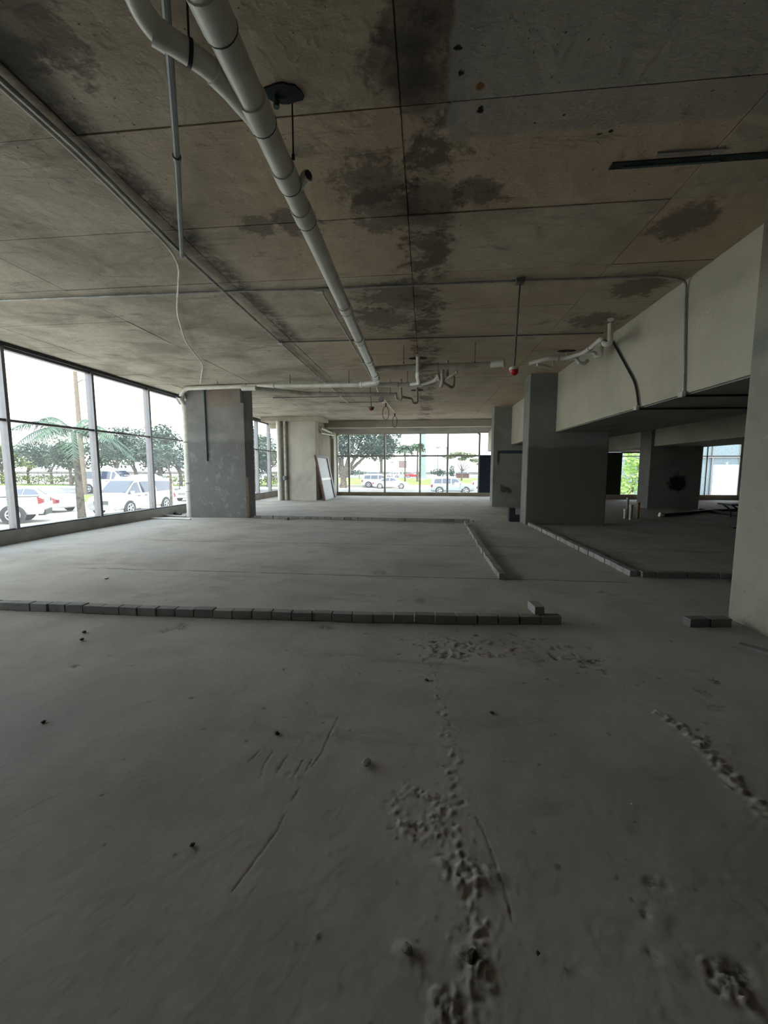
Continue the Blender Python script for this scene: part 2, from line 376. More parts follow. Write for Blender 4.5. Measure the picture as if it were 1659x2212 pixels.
trail([(850,1740),(880,1700),(940,1720),(955,1770),(930,1810),(870,1790),(850,1740)], 150, .018, (.005, .013), (.003, .007))
trail([(870,1770),(900,1785),(945,1760)], 80, .02, (.005, .012), (.002, .006))
trail([(960,1860),(1010,1890),(1060,1900)], 60, .03, (.010, .022), (.004, .012))
trail([(1000,2060),(1060,2120)], 30, .025, (.007, .015), (.005, .012), .6)
trail([(1550,2095),(1600,2150)], 60, .022, (.006, .014), (.008, .018), .5, .4)
trail([(940,2160),(1000,2205)], 45, .025, (.006, .015), (.006, .015), .7)
for (px, py, r, h, dr) in ((1020,2072,.035,.02,.9),(880,2052,.028,.018,0),(1590,2100,.035,-.02,.8),(1405,1903,.02,-.012,.5),(1435,1912,.016,-.01,.4),(1395,1975,.013,-.012,.6),(1420,1985,.035,.008,0),(1412,2062,.014,-.01,.5),(1445,2080,.03,.01,0),(600,1583,.010,.0,.9),(1055,1890,.04,.018,.2),(1325,1285,.05,-.01,.6),(1300,1278,.05,-.01,.6),(1385,1284,.03,-.006,.5),(905,1297,.07,.012,.5),(360,1360,.05,-.008,.7),(395,1352,.06,-.01,.6),(165,1437,.03,-.008,.8),(708,1354,.06,-.01,.6),(1545,1470,.03,-.01,.9),(1520,1493,.04,-.01,.6),(1545,1525,.05,-.008,.4),(820,1236,.12,-.008,.6),(800,1210,.1,-.006,.3),(1280,1430,.05,-.02,.8)):
    p = at(px, py, z=0); bumpat(p.x, p.y, r, h, 1.5, random.uniform(0, 3), dr)
for s_ in ([(562,1620),(537,1645)],[(590,1622),(570,1650),(562,1680)],[(622,1630),(596,1668)],[(655,1640),(632,1682)],[(675,1638),(660,1665)],[(648,1700),(630,1730)],[(732,1545),(712,1585),(695,1625),(672,1655)],[(615,1757),(600,1790),(560,1845),(500,1925)],[(1030,1762),(1048,1800),(1075,1875),(1095,1930),(1108,1990)],[(1085,1642),(1120,1645)]):
    scratch(s_)
for _ in range(420):     # loose grit over the slab
    y = .9+4.5*random.random()**1.3; x = random.uniform(-.95, .95)*y*1.0; bumpat(x, y, random.uniform(.003, .008)*(1+.3*y), random.uniform(.002, .005)*random.choice((1, 1, -1)), random.uniform(1, 2), random.uniform(0, 3), random.choice((0, 0, .7)))
for _ in range(260):     # shallow hollows farther off
    y = random.uniform(4, 18); bumpat(random.uniform(-8, 3), y, random.uniform(.04, .12), random.uniform(-.012, .008), random.uniform(1.5, 3.5), random.uniform(-.3, .3), random.choice((0, .15, .35)))
nx, ny = len(gx), len(gy)
co = np.stack([GX, GY, Hh-.004], -1).reshape(-1, 3).astype(np.float32)
idx = np.arange(nx*ny).reshape(ny, nx)
q = np.stack([idx[:-1, :-1], idx[:-1, 1:], idx[1:, 1:], idx[1:, :-1]], -1).reshape(-1, 4)
me = bpy.data.meshes.new('floor'); me.vertices.add(len(co)); me.vertices.foreach_set('co', co.ravel())
me.loops.add(q.size); me.loops.foreach_set('vertex_index', q.ravel().astype(np.int32)); me.polygons.add(len(q))
me.polygons.foreach_set('loop_start', np.arange(0, q.size, 4, dtype=np.int32)); me.update(); me.validate(); me.shade_smooth()
da = me.attributes.new('dirt_pit_shade', 'FLOAT', 'POINT'); da.data.foreach_set('value', np.clip(D, 0, 1).ravel().astype(np.float32))
me.materials.append(M_floor); fl = bpy.data.objects.new('floor', me); C.objects.link(fl); struct(fl)

# ---- ceiling: slab with the boarded panels cast in it
ce = struct(MB().box(-8.6, -4.2, H+.02, 18.4, 24, H+.35).build('ceiling', M_ceil))
xs = [XL, -7.52, -5.08, -2.64, -.2, 2.24, 3.42]; ys = [-4.1, -1.78, -.56, .66, 1.88]+[3.1+1.22*k for k in range(15)]+[21.3, 23.3]
for i in range(len(xs)-1):
    for j in range(len(ys)-1):
        dz = random.uniform(0, .008); t1, t2 = random.uniform(-.003, .003), random.uniform(-.003, .003); g = .005
        mb = MB().box(xs[i]+g, ys[j]+g, H+dz, xs[i+1]-g, ys[j+1]-g, H+.03)
        for k, (a, b) in zip(range(4), ((-1, -1), (1, -1), (1, 1), (-1, 1))):
            v = mb.v[k]; mb.v[k] = (v[0], v[1], v[2]+a*t1+b*t2)
        mb.build('panel', M_ceil, ce)
MB().box(5.6, -4.1, H, 18.3, 21.5, H+.03).build('panel', M_ceil, ce)
# plaster bead along the ceiling edge over the windows
struct(MB().box(XL-.02, -4, 3.93, XL+.05, 23.3, 4.0).build('trim_1', M_joint))

# ---- left: kerb, glazing
wl = struct(MB().box(XL-.2, -4, -1.0, XL, 23.6, .27).build('wall_left', M_kerb))
MB().box(XL-.17, -4, .27, XL-.02, 23.6, .295).build('sill', M_joint, wl)
MB().box(XL-.2, -4, -1.0, XL, 1.0, 4.0).build('pier', M_wall, wl)
mulls = [1.15, 3.3, 5.4, 7.52, 9.72, 11.83, 14.0, 16.2, 18.3, 19.86, 21.46, 23.2]
win1 = struct(MB().box(XL-.15, 1.0, 3.88, XL-.03, 23.3, 3.98).build('window_1', M_alu))
for k, y in enumerate(mulls):
    MB().box(XL-.17, y-.035, .28, XL+.015, y+.035, 3.95).build('mullion', M_alu, win1, bevel=.004)
    MB().box(XL-.175, y+.036, .28, XL-.01, y+.05, 3.95).build('gasket', M_joint, win1)
for a, b in zip(mulls[:-1], mulls[1:]):
    MB().box(XL-.12, a+.03, 2.46, XL-.02, b-.03, 2.51).build('transom', M_alu, win1)
    for z0, z1 in ((.29, 2.47), (2.50, 3.9)):
        MB().quad((XL-.08, a+.03, z0), (XL-.08, b-.03, z0), (XL-.08, b-.03, z1), (XL-.08, a+.03, z1)).build('pane', M_glass, win1)

# ---- far window
wf = struct(MB().box(-5.3, YF-.12, -1.0, 3.6, YF+.12, .2).build('wall_back', M_kerbf))
MB().box(-8.5, YF-.05, -1.0, -5.25, YF+.15, 4.0).build('pier', M_wallw, wf)
MB().box(-5.3, YF-.1, 3.52, 3.6, YF+.15, 4.0).build('lintel', M_wallw, wf)
win2 = struct(MB().box(-5.12, YF-.04, 3.48, 2.97, YF+.04, 3.54).build('window_2', M_aluw))
fm = [-5.1, -4.4, -2.33, -.32, 1.23, 2.97]
for x in fm: MB().box(x-.05, YF-.06, .2, x+.05, YF+.05, 3.5).build('mullion', M_aluw, win2)
for a, b in zip(fm[:-1], fm[1:]):
    MB().box(a+.06, YF-.05, 2.21, b-.06, YF+.04, 2.31).build('transom', M_aluw, win2)
    for z0, z1 in ((.2, 2.25), (2.28, 3.5)): MB().quad((a+.03, YF, z0), (b-.03, YF, z0), (b-.03, YF, z1), (a+.03, YF, z1)).build('pane', M_glass, win2)
# rounded corner pieces at the head of the far window
for sgn, x in ((1, -5.1), (-1, 2.97)):
    poly = [(x, 3.5), (x, 3.25)] + [(x+sgn*(.22-.22*math.cos(a)), 3.25+.25*math.sin(a)) for a in (PI/8, PI/4, 3*PI/8, PI/2)]
    MB().prism(poly, 1, YF-.12, YF-.03).build('corner_bracket', M_wallw, win2)
struct(MB().box(2.99, YF-.1, .12, 3.6, YF-.04, 2.3).build('trim_2', M_darkp))
# cross beam and stepped joists before the window head
struct(MB().box(-8.3, 21.2, 3.66, 3.42, 21.6, 4.0).build('trim_3', M_beam, bevel=.01))
for k in range(5):
    y = 21.75+k*.34
    tag(struct(MB().box(-5.25, y, 3.645-.035*k, 3.42, y+.1, 4.0).build('trim_%d' % (4+k), M_col2, bevel=.004)), 'pale ribbed joist in front of the far window head')

# ---- right beam: columns and drop slab
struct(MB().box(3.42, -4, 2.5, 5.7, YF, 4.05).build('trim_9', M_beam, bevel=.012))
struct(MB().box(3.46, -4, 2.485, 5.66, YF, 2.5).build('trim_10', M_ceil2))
struct(MB().box(8.62, -4, 2.38, 11.0, YR, 4.05).build('trim_11', M_beam, bevel=.012))
def column(n, x0, x1, y0, y1, mat, lab, zb=0, cham=.02, cat='column'):
    o = MB().box(x0, y0, zb-.02, x1, y1, H+.02).build('concrete_column', mat, bevel=cham)
    return tag(o, lab, cat)
column(1, 2.72, 4.78, 11.36, 12.0, M_colm, 'broad column with dark lower plaster at the head of the right block row')
column(2, 2.72, 4.78, 17.05, 17.65, M_col3, 'grey column with a dark painted corner line, beside the far dark blue board')
column(3, 8.51, 10.35, 16.6, 17.4, M_col4, 'dark column with a black soot mark in the right bay')
nc = column(4, 3.07, 5.2, 2.3, 4.36, M_coln, 'huge near column cut by the right edge of the view', cham=.05)
c1 = column(5, -7.36, -5.5, 12.1, 12.75, M_col1, 'grey patched column with a green conduit, beside the left windows')
MB().box(-5.51, 12.08, 0, -5.44, 12.14, 1.25).build('corner_strip', M_wood, c1)
MB().box(-5.58, 12.06, 3.5, -5.50, 12.12, 3.95).build('embedded_plate', M_iron, c1)
c2 = column(6, -7.1, -5.28, 19.4, 20.0, M_col2, 'pale column with two white pipes, beside the leaning panel')
MB().box(-7.9, 19.2, 3.80, -4.85, 20.3, 4.0).build('capital', M_wallw, c2)
struct(MB().box(-5.55, 20.0, 0, -5.28, YF-.05, 4.0).build('wall_inner', M_wallw))
MB().box(-5.35, 22.6, 0, -5.12, YF-.1, 3.6).build('concrete_post', M_col2, bpy.data.objects['wall_inner'])

# ---- right bay: back wall with two windows
wr = struct(MB().box(8.9, YR, -1, 18.3, YR+.2, .24).build('wall_right_bay', M_kerbf))
MB().box(5.0, YR, -1, 9.0, YR+.2, 4).build('pier', M_wall, wr)
MB().box(8.9, YR, 2.36, 11.2, YR+.2, 4).build('lintel', M_wallw, wr)
MB().box(10.9, YR, -1, 13.35, YR+.2, 4).build('pier', M_wall, wr)
MB().box(13.3, YR, 2.75, 18.3, YR+.2, 4).build('lintel', M_wall, wr)
MB().box(15.35, YR, -1, 18.3, YR+.2, 4).build('pier', M_wall, wr)
MB().box(8.95, YR-.06, .24, 9.3, YR-.02, 2.34).build('dark_board', M_iron, wr)
MB().box(9.3, YR-.06, .24, 9.72, YR-.02, 2.34).build('green_board', M_greenp, wr)
win3 = struct(MB().box(9.72, YR, 2.3, 10.9, YR+.06, 2.36).build('window_3', M_aluw))
MB().box(9.72, YR, 2.13, 10.9, YR+.05, 2.17).build('transom', M_aluw, win3)
for a, b in ((9.72, 9.76), (10.86, 10.9)): MB().box(a, YR, .24, b, YR+.05, 2.3).build('mullion', M_aluw, win3)
MB().quad((9.76, YR+.02, .24), (10.86, YR+.02, .24), (10.86, YR+.02, 2.3), (9.76, YR+.02, 2.3)).build('pane', M_glass, win3)
win4 = struct(MB().box(13.35, YR, 2.7, 15.35, YR+.06, 2.76).build('window_4', M_aluw))
for a, b in ((13.35, 13.5), (13.68, 13.73), (15.2, 15.35)): MB().box(a, YR, .24, b, YR+.05, 2.7).build('mullion', M_aluw, win4)
MB().box(13.35, YR-.01, 2.12, 15.35, YR+.05, 2.16).build('transom', M_aluw, win4)
for z0, z1 in ((.24, 2.12), (2.16, 2.7)): MB().quad((13.5, YR+.02, z0), (15.2, YR+.02, z0), (15.2, YR+.02, z1), (13.5, YR+.02, z1)).build('pane', M_glass, win4)
struct(MB().box(18.2, -4.2, -1, 18.4, 24, 4.2).build('wall_right', M_wall))
struct(MB().box(-8.5, -4.2, -1, 18.4, -4.0, 4.2).build('wall_front', M_wall))

# ================================================================ BLOCKS ON THE FLOOR
def block_mesh(L=.198, W=.092, Hh_=.082):
    mb = MB().box(-L/2, -W/2, 0, L/2, W/2, Hh_); o = mb.build('tmp', M_block, bevel=.005); me = o.data; bpy.data.objects.remove(o); me.name = 'concrete_block'; return me
BM = [block_mesh(.195+random.uniform(-.004, .002), .092+random.uniform(-.003, .003), .082+random.uniform(-.003, .003)) for _ in range(5)]
def put_block(x, y, z, ang, label, group):
    o = bpy.data.objects.new('concrete_block', random.choice(BM)); C.objects.link(o); o.location = (x, y, z); o.rotation_euler.z = ang
    return tag(o, label, 'block', group)
def row(path, fmt, group, jit=.007, jang=.035, off=.046, n=None, end=None):
    "blocks end to end along a polyline of floor points"
    P = [Vector((*p, 0)) for p in path]; seg = []
    tot = sum((P[i+1]-P[i]).length for i in range(len(P)-1)); n = n or int(round(tot/.204))
    for k in range(n):
        s = (k+.5)*.204; i = 0
        while i < len(P)-2 and s > (P[i+1]-P[i]).length: s -= (P[i+1]-P[i]).length; i += 1
        d = (P[i+1]-P[i]).normalized(); p = P[i]+d*s; nrm = Vector((-d.y, d.x, 0))
        p += nrm*(off+random.uniform(-jit, jit))
        put_block(p.x, p.y, 0.0, math.atan2(d.y, d.x)+random.uniform(-jang, jang), fmt % ORD[k], group)
row([(1.33, 3.97), (.4, 3.89), (-.53, 3.84), (-2.4, 3.80), (-5.2, 3.80)], 'grey concrete block, %s from the right end of the near row', 'blocks of the long near row', off=-.046)
row([(1.27, 11.74), (-5.2, 12.02)], 'grey block, %s from the right in the far row by the left column', 'blocks of the far row', off=-.046)
row([(1.06, 5.57), (1.07, 8), (1.13, 11.66)], 'light-edged block, %s from the near end of the short receding row', 'blocks of the receding middle row', jit=.014, jang=.05, off=0, n=29)
row([(2.93, 5.93), (2.80, 11.25)], 'pale-sided block, %s from the near corner of the right receding row', 'blocks of the right receding row', jit=.01, jang=.03, off=0)
row([(3.02, 5.94), (4.45, 5.97)], 'dark block, %s from the corner in the row running right', 'blocks of the right cross row', off=0)
row([(2.52, 4.03), (2.93, 4.08)], 'dark block, %s from the left of the pair against the near column', 'pair of blocks by the near column', off=.04, n=2)
p = at(1163, 1329, z=.084)
put_block(p.x, p.y+.10, .086, PI/2+.12, 'single grey block lying crosswise on top of the near row', 'blocks of the long near row')
p = at(628, 1120, z=0); put_block(p.x, 11.72, 0, PI/2, 'single pale block lying crosswise before the far row', 'blocks of the far row')
# hollow blocks stacked at the mid column
def hollow(name, x, y, z, sx_, sy_, sz_, lab, mat=M_iron):
    mb = MB(); t = .035
    mb.box(-sx_/2, -sy_/2, 0, sx_/2, -sy_/2+t, sz_).box(-sx_/2, sy_/2-t, 0, sx_/2, sy_/2, sz_)
    for k in (-1, 0, 1): mb.box(k*(sx_/2-t/2)-t/2, -sy_/2+t, 0, k*(sx_/2-t/2)+t/2, sy_/2-t, sz_)
    mb.box(-sx_/2+t, -sy_/2+t, 0, sx_/2-t, sy_/2-t, .012)
    o = mb.build(name, mat, bevel=.004); o.location = (x, y, z); return tag(o, lab, 'block')
M_hb = concrete('shaded_hollow_block', (.06, .06, .065), (.03, .03, .035))  # the shade on these blocks is put into the near-black colour
hollow('hollow_block', 2.50, 12.1, 0, .17, .19, .39, 'dark hollow block standing upright left of the broad dark column', M_hb)
hollow('hollow_block', 2.655, 12.1, 0, .11, .19, .19, 'low dark hollow block wedged between the upright one and the column', M_hb)
# timber offcuts by the near column
p = at(1640, 1408, z=0)
o = MB().box(-.16, -.035, 0, .16, .035, .03).build('timber_offcut', M_block, bevel=.003); o.location = (p.x+.02, p.y-.02, 0); o.rotation_euler.z = -.85; tag(o, 'pale slab offcut on the floor beside the near right column', 'offcut')
# loose stones
def stone(px, py, r, lab, mat=M_stone, sq=.6):
    bm = bmesh.new(); bmesh.ops.create_icosphere(bm, subdivisions=2, radius=r)
    for v in bm.verts: v.co *= random.uniform(.75, 1.1); v.co.z *= sq; v.co.x *= 1.25
    me = bpy.data.meshes.new('stone'); bm.to_mesh(me); bm.free(); me.materials.append(mat)
    o = bpy.data.objects.new('stone', me); C.objects.link(o); p = at(px, py, z=0); o.location = (p.x, p.y, r*.35); o.rotation_euler.z = random.random()*3; return tag(o, lab, 'stone')
M_dst = plain('dark_pebble', (.035, .032, .03), .8); M_wst = plain('pale_chip', (.5, .5, .47), .8)
stone(598, 1585, .014, 'black pebble above the five scratches on the near floor', M_dst)
stone(792, 1650, .026, 'pale flat chip right of the five scratches', plain('pale_mortar', (.26, .25, .23), .9), .4)
stone(182, 1366, .018, 'upper of two black pebbles below the near block row at left', M_dst)
stone(177, 1382, .018, 'lower of two black pebbles below the near block row at left', M_dst)
stone(1020, 2070, .019, 'dark mortar lump on the floor at the bottom of the view', M_dst, .5)
stone(880, 2053, .016, 'rounded grey lump left of the dark mortar lump', M_stone, .7)
stone(94, 1560, .012, 'small dark pebble near the left edge of the near floor', M_dst)
stone(229, 1250, .03, 'white chip on the floor beyond the near row at left', M_wst, .3)
stone(1063, 1541, .014, 'dark flat pebble right of the crumb trail', M_dst, .4)
stone(1162, 2060, .006, 'tiny black pebble right of the dark mortar lump', M_dst)
stone(922, 1470, .013, 'dark pebble left of the top of the crumb trail', M_dst, .6)
stone(416, 1826, .009, 'tiny dark pebble on the bare left foreground', M_dst)
stone(1366, 1738, .006, 'tiny white chip on the right foreground', M_wst)

# ================================================================ PIPES
def pipe(name, pts, r, mat, lab, cat='pipe', fr=.15, seg=16, joints=(), jr=1.13, jl=.07, jmat=None, ring=True, group=None):
    P = [Vector(p) for p in pts]; base = P[0]
    t = thing(name, base, lab, cat, group)
    MB().tube(fillet(P, fr) if len(P) > 2 else P, r, seg).build('pipe_run', mat, t, smooth=.6)
    L = [(P[i+1]-P[i]).length for i in range(len(P)-1)]
    for s in joints:
        i = 0; q = s
        while i < len(L)-1 and q > L[i]: q -= L[i]; i += 1
        d = (P[i+1]-P[i]).normalized(); c = P[i]+d*q
        MB().tube([c-d*jl, c+d*jl], r*jr, seg).build('socket', jmat or mat, t, smooth=.6)
        if ring:
            MB().tube([c+d*(jl-.001), c+d*(jl+.006)], r*jr*1.02, seg).build('ring_seal', M_ring, t, smooth=.6)
    return t
def drop_rod(x, y, z0, r, lab, n=[0]):
    t = thing('pipe_hanger', (x, y, H), lab, 'hanger', 'threaded pipe hangers')
    MB().tube([(x, y, H+.01), (x, y, z0+r)], .006, 6).build('threaded_rod', M_iron, t)
    MB().tube([(x, y, z0+r), (x, y, z0+r+.03)], .012, 6).build('nut', M_iron, t); return t
# main waste pipe
mz = 3.65
main = pipe('waste_pipe', [(-1.0, .6, mz), (-1.03, 2.5, mz), (-1.07, 4.4, mz), (-1.18, 9.6, mz), (-1.2, 10.05, mz)], .078, M_pvc, 'long white plastic waste pipe running under the middle of the ceiling', fr=.02, joints=(1.45, 2.0, 2.55, 3.0, 5.0, 6.35, 7.7, 8.9, 9.3), jl=.09)
# side outlet stub on the main pipe
st = at(640, 400, z=mz)
pipe('waste_pipe_branch', [(-1.05, 3.33, mz), (-.90, 3.22, mz+.04)], .036, M_pvc, 'short open side outlet on the long ceiling pipe', joints=(.17,), jl=.02, ring=False, jr=1.15)
MB().tube([(-.90, 3.22, mz+.04), (-.888, 3.212, mz+.043)], .03, 12).build('dark_bore', M_iron, bpy.data.objects['waste_pipe_branch'])
# wye branch with the large bend at upper left
wye = pipe('waste_pipe_bend', [(-1.06, 2.66, mz), (-1.13, 2.40, mz), (-1.24, 2.255, mz+.01), (-1.37, 2.15, mz+.03), (-1.38, 2.0, mz+.05), (-1.27, 1.9, mz+.12), (-1.2, 1.84, mz+.4)], .055, M_pvc, 'white elbow branch joining the long ceiling pipe at upper left', fr=.07, joints=(.60,), jl=.03, ring=False)
MB().tube([(-1.03, 2.78, mz), (-1.12, 2.44, mz), (-1.17, 2.34, mz+.005)], [.06, .068, .066], 16).build('wye_socket', M_pvc, wye, smooth=.6)
p0 = Vector((-1.25, 2.25, mz+.012)); dd = Vector((-.13, -.11, 0)).normalized()
MB().tube([p0-dd*.01, p0+dd*.01], .061, 16).build('strap', M_iron, wye, smooth=.6)
MB().tube([p0+Vector((0, 0, .055)), (p0.x, p0.y, H)], .006, 6).build('threaded_rod', M_iron, wye)
drop_rod(-.94, 3.0, mz-.02, .02, 'thin black hanger rod beside the near part of the long pipe')
# left cross pipe from column top
pA = pipe('cross_pipe', [(-7.52, 12.3, 3.5), (-7.45, 11.98, 3.68), at(400, 839, Y=11.9), at(545, 834, Y=11.8), at(780, 831, z=3.68), at(912, 831, z=3.68)], .062, M_pvc, 'white cross pipe from the left column to the pipe junction', fr=.15, joints=(.35, 2.6, 3.6, 7.3), jl=.08)
# vertical stack on column 1
pv = pipe('down_pipe', [(-7.52, 12.35, 0), (-7.52, 12.35, 3.62)], .11, M_pvc, 'thick white down pipe on the left side of the grey patched column', joints=(.7, 3.4), jl=.1, ring=True)
for z in (1.06, 2.35):
    MB().tube([(-7.52, 12.35, z-.015), (-7.52, 12.35, z+.015)], .116, 16).build('clamp', M_zincd, pv, smooth=.6)
MB().tube([(-7.66, 12.2, 3.6), (-7.5, 12.25, 3.68), (-7.3, 12.15, 3.72)], .12, 16).build('elbow', M_pvc, pv, smooth=.6)
# second lower cross pipe
q0 = at(545, 838, z=3.7); q1 = at(672, 851, z=3.66); q2 = at(858, 852, z=3.66)
pB = pipe('cross_pipe', [q0, q1, q2], .055, M_pvcd, 'dusty lower cross pipe slanting from the left column to a trap', fr=.1, joints=(1.6, 3.4), jl=.06)
MB().tube([q0+Vector((-.3, .02, 0)), q0+Vector((.12, -.02, -.01))], .068, 16).build('wye_socket', M_pvc, pB, smooth=.6)
# right cross pipe
r0 = (-1.17, 9.0, mz); r1 = at(848, 795, z=3.66); r2 = at(1060, 788, z=3.66); r3 = at(1088, 784, z=3.66)
pC = pipe('cross_pipe', [r0, r1, r2, r3], .062, M_pvcd, 'white right cross pipe with an open wide socket at its end', fr=.1, joints=(.95, 1.35), jl=.06)
d_ = (r3-r2).normalized()
MB().tube([r2, r3], [.07, .074], 16).build('end_socket', M_pvc, pC, smooth=.6); MB().tube([r3, r3+d_*.02], .086, 16).build('socket_lip', M_pvc, pC, smooth=.6)
# end fitting of the main pipe pointing left and near
e0 = at(814, 826, z=3.62); e1 = at(778, 831, z=3.64)
pipe('elbow_pipe', [(-1.2, 10.0, mz), e0, e1], .066, M_pvc, 'white elbow at the far end of the long ceiling pipe', fr=.05, joints=(.7,), jl=.05)
hang = [(470, 832, 11.35), (627, 832, 10.8), (754, 832, 10.5), (880, 830, 10.5), (872, 791, 8.6), (1026, 789, 8.5), (691, 851, 11.75), (843, 852, 11.7)]
for (px, py, Y), lb in zip(hang, ('over the grey patched column', 'on the left cross pipe before the pale column', 'on the left cross pipe beside the junction', 'right of the pipe junction', 'at the left of the right cross pipe', 'near the open end of the right cross pipe', 'at the left of the dusty lower pipe', 'next to the trap of the dusty lower pipe')):
    p = at(px, py, Y=Y); drop_rod(p.x, p.y, p.z, .05, 'short hanger rod ' + lb)
# traps: px polyline at a given depth
def trap(name, pts, r, lab, mat=M_pvcd, fr=.08, rise=False, **k):
    P = [at(a, b, Y=c) for a, b, c in pts]
    if rise: P.append(Vector((P[-1].x, P[-1].y, H)))
    return pipe(name, P, r, mat, lab, 'pipe trap', fr=fr, seg=12, **k)
trap('trap_pipe', [(855,852,11.7),(857,864,11.7),(867,864,11.7),(866,838,11.7)], .035, 'small grey trap at the end of the dusty lower pipe', rise=True)
trap('trap_pipe', [(866,857,11.8),(889,861,12),(892,871,12.3),(902,871,12.4),(901,842,12.6)], .035, 'second small trap rising to a round patch on the ceiling', rise=True)
trap('riser_pipe', [(903,768,8.5),(903,800,8.9),(901,812,9.4),(904,827,10.0),(888,830,10.3)], .042, 'bent riser pipe passing below the right cross pipe', M_pvc)
trap('trap_pipe', [(912,830,10.2),(938,822,9.9),(946,812,9.6),(948,802,9.4)], .04, 'sloping pipe right of the bent riser', M_pvc)
trap('trap_pipe', [(956,796,9.2),(956,826,9.5),(952,835,9.6)], .042, 'vertical pipe in the cluster of traps', M_pvcd)
trap('trap_pipe', [(945,806,9.4),(950,822,9.5),(976,838,9.7),(980,834,9.7),(981,812,9.8),(966,818,9.8)], .032, 'curled trap pipe at the right of the cluster', rise=True)
trap('trap_pipe', [(958,822,9.5),(975,812,9.3),(988,803,9.2)], .03, 'thin branch pipe pointing up right from the cluster')
trap('trap_pipe', [(933,816,9.8),(936,810,9.8),(946,810,9.7),(947,822,9.7)], .028, 'small hooked pipe at the left of the cluster')
T4 = [at(1144,785,z=3.66), at(1185,774,z=3.68), at(1223,774,z=3.66), at(1262,762,z=3.68), at(1300,731,z=3.7), at(1306,744,z=3.55), at(1318,742,z=3.55), at(1319,700,z=3.9)]
pipe('drain_pipe', T4, .042, M_pvc, 'white drain pipe rising to the right beam with a curved trap', fr=.08, joints=(.55, 1.35, 2.0, 2.7), jl=.04, group=None)
for pts, lb in (([(1230,776,3.66),(1246,774,3.66),(1249,784,3.55),(1262,786,3.55),(1270,778,3.62)], 'lower white trap against the right beam'), ([(1275,764,3.68),(1284,761,3.68),(1287,771,3.58),(1298,769,3.58),(1301,745,3.8),(1302,735,3.99)], 'middle white trap against the right beam'), ([(1160,788,3.7),(1195,796,3.66),(1196,784,3.75),(1196,778,3.95)], 'short thin drain branch below the right drain pipe'), ([(1226,763,3.9),(1226,775,3.66)], 'short stub dropping to the right drain pipe')):
    pipe('trap_pipe', [at(a, b, z=c) for a, b, c in pts], .034, M_pvc, lb, 'pipe trap', fr=.07, seg=12)
# round dark damp patches cored in the ceiling
def patch(px, py, rx, ry, lab, ang=0):
    p = at(px, py, z=H); n = 22; t = thing('ceiling_patch', (p.x, p.y, H), lab, 'damp patch')
    poly = []
    for k in range(n):
        a = 2*PI*k/n; rr = 1+random.uniform(-.1, .1); x = rx*rr*math.cos(a); y = ry*rr*math.sin(a)
        poly.append((p.x+x*math.cos(ang)-y*math.sin(ang), p.y+x*math.sin(ang)+y*math.cos(ang)))
    MB().prism(poly, 2, H-.006, H+.02).build('recess', M_stain, t); return t
t = patch(612, 202, .13, .075, 'dark oval damp patch right of the long ceiling pipe near the top', .1)
p = at(597, 232, z=3.93); MB().tube([p+Vector((0, 0, .08)), p], .02, 10).build('stub', M_green, t)
patch(903, 774, .2, .1, 'dark round patch where the bent riser meets the ceiling'); patch(901, 843, .2, .12, 'pale round patch above the second small trap')
patch(1225, 758, .18, .08, 'dark patch above the short drain stub near the beam')
# dark teal slot in the ceiling at right
a = at(1318, 360, z=H); b = at(1655, 352, z=H)
t = thing('ceiling_slot', (a.x, a.y, H), 'long dark teal slot in the ceiling at upper right', 'slot')
MB().box(a.x, a.y-.045, H-.006, 3.4, a.y+.03, H+.02).build('recess', M_stain, t)
MB().box(a.x+.1, a.y+.0, H-.014, 2.35, a.y+.022, H-.004).build('edge_strip', M_green, t)
t = thing('ceiling_slot', (2.5, a.y-.11, H), 'short pale batten beside the teal slot', 'slot'); MB().box(1.8, a.y-.125, H-.012, 2.3, a.y-.09, H+.01).build('batten', M_ceil2, t)

# ================================================================ CONDUITS
def conduit(pts, r, mat, lab, fr=.12, joints=(), straps=(), seg=10):
    return pipe('conduit', pts, r, mat, lab, 'conduit', fr=fr, seg=seg, joints=joints, jl=.02, jr=1.35, ring=False)
def jbox(x, y, z, lab, sx_=.1, sy_=.1, sz_=.04, mat=None):
    t = thing('junction_box', (x, y, z), lab, 'junction box')
    MB().box(x-sx_/2, y-sy_/2, z-sz_, x+sx_/2, y+sy_/2, z).build('box_body', mat or M_box, t, bevel=.004)
    MB().box(x-sx_*.42, y-sy_*.42, z-sz_-.006, x+sx_*.42, y+sy_*.42, z-sz_).build('cover', mat or M_box, t); return t
conduit([(-1.05, 1.7, 3.9), (-1.94, 3.24, 3.9), (-2.8, 4.68, 3.93)], .024, M_zincd, 'dark grey conduit slanting left under the white elbow', joints=(1.78,))
conduit([(-2.72, 1.8, 3.96), (-2.70, 3.2, 3.96), (-2.80, 4.6, 3.96), (-2.86, 8.0, 3.965), (-2.88, 11.2, 3.965)], .019, M_zinc, 'long straight conduit on the ceiling left of the waste pipe', joints=(5.0, 8.0))
W_ = [(-2.76, 1.8, 3.95), (-2.745, 3.2, 3.95), (-2.86, 4.56, 3.95), (-3.0, 4.95, 3.95), (-3.9, 6.3, 3.95), (-4.63, 7.71, 3.95), (-5.2, 9.35, 3.95), (-6.45, 11.4, 3.95)]
conduit(W_, .014, M_cable, 'pale flexible conduit curving from the straight one to the left column', fr=.4)
conduit([(-6.85, 11.9, 3.98), (-6.72, 12.07, 3.9), (-6.72, 12.07, 1.75)], .022, M_green, 'dark green conduit running down the grey patched column', fr=.05)
for k in range(2): pass
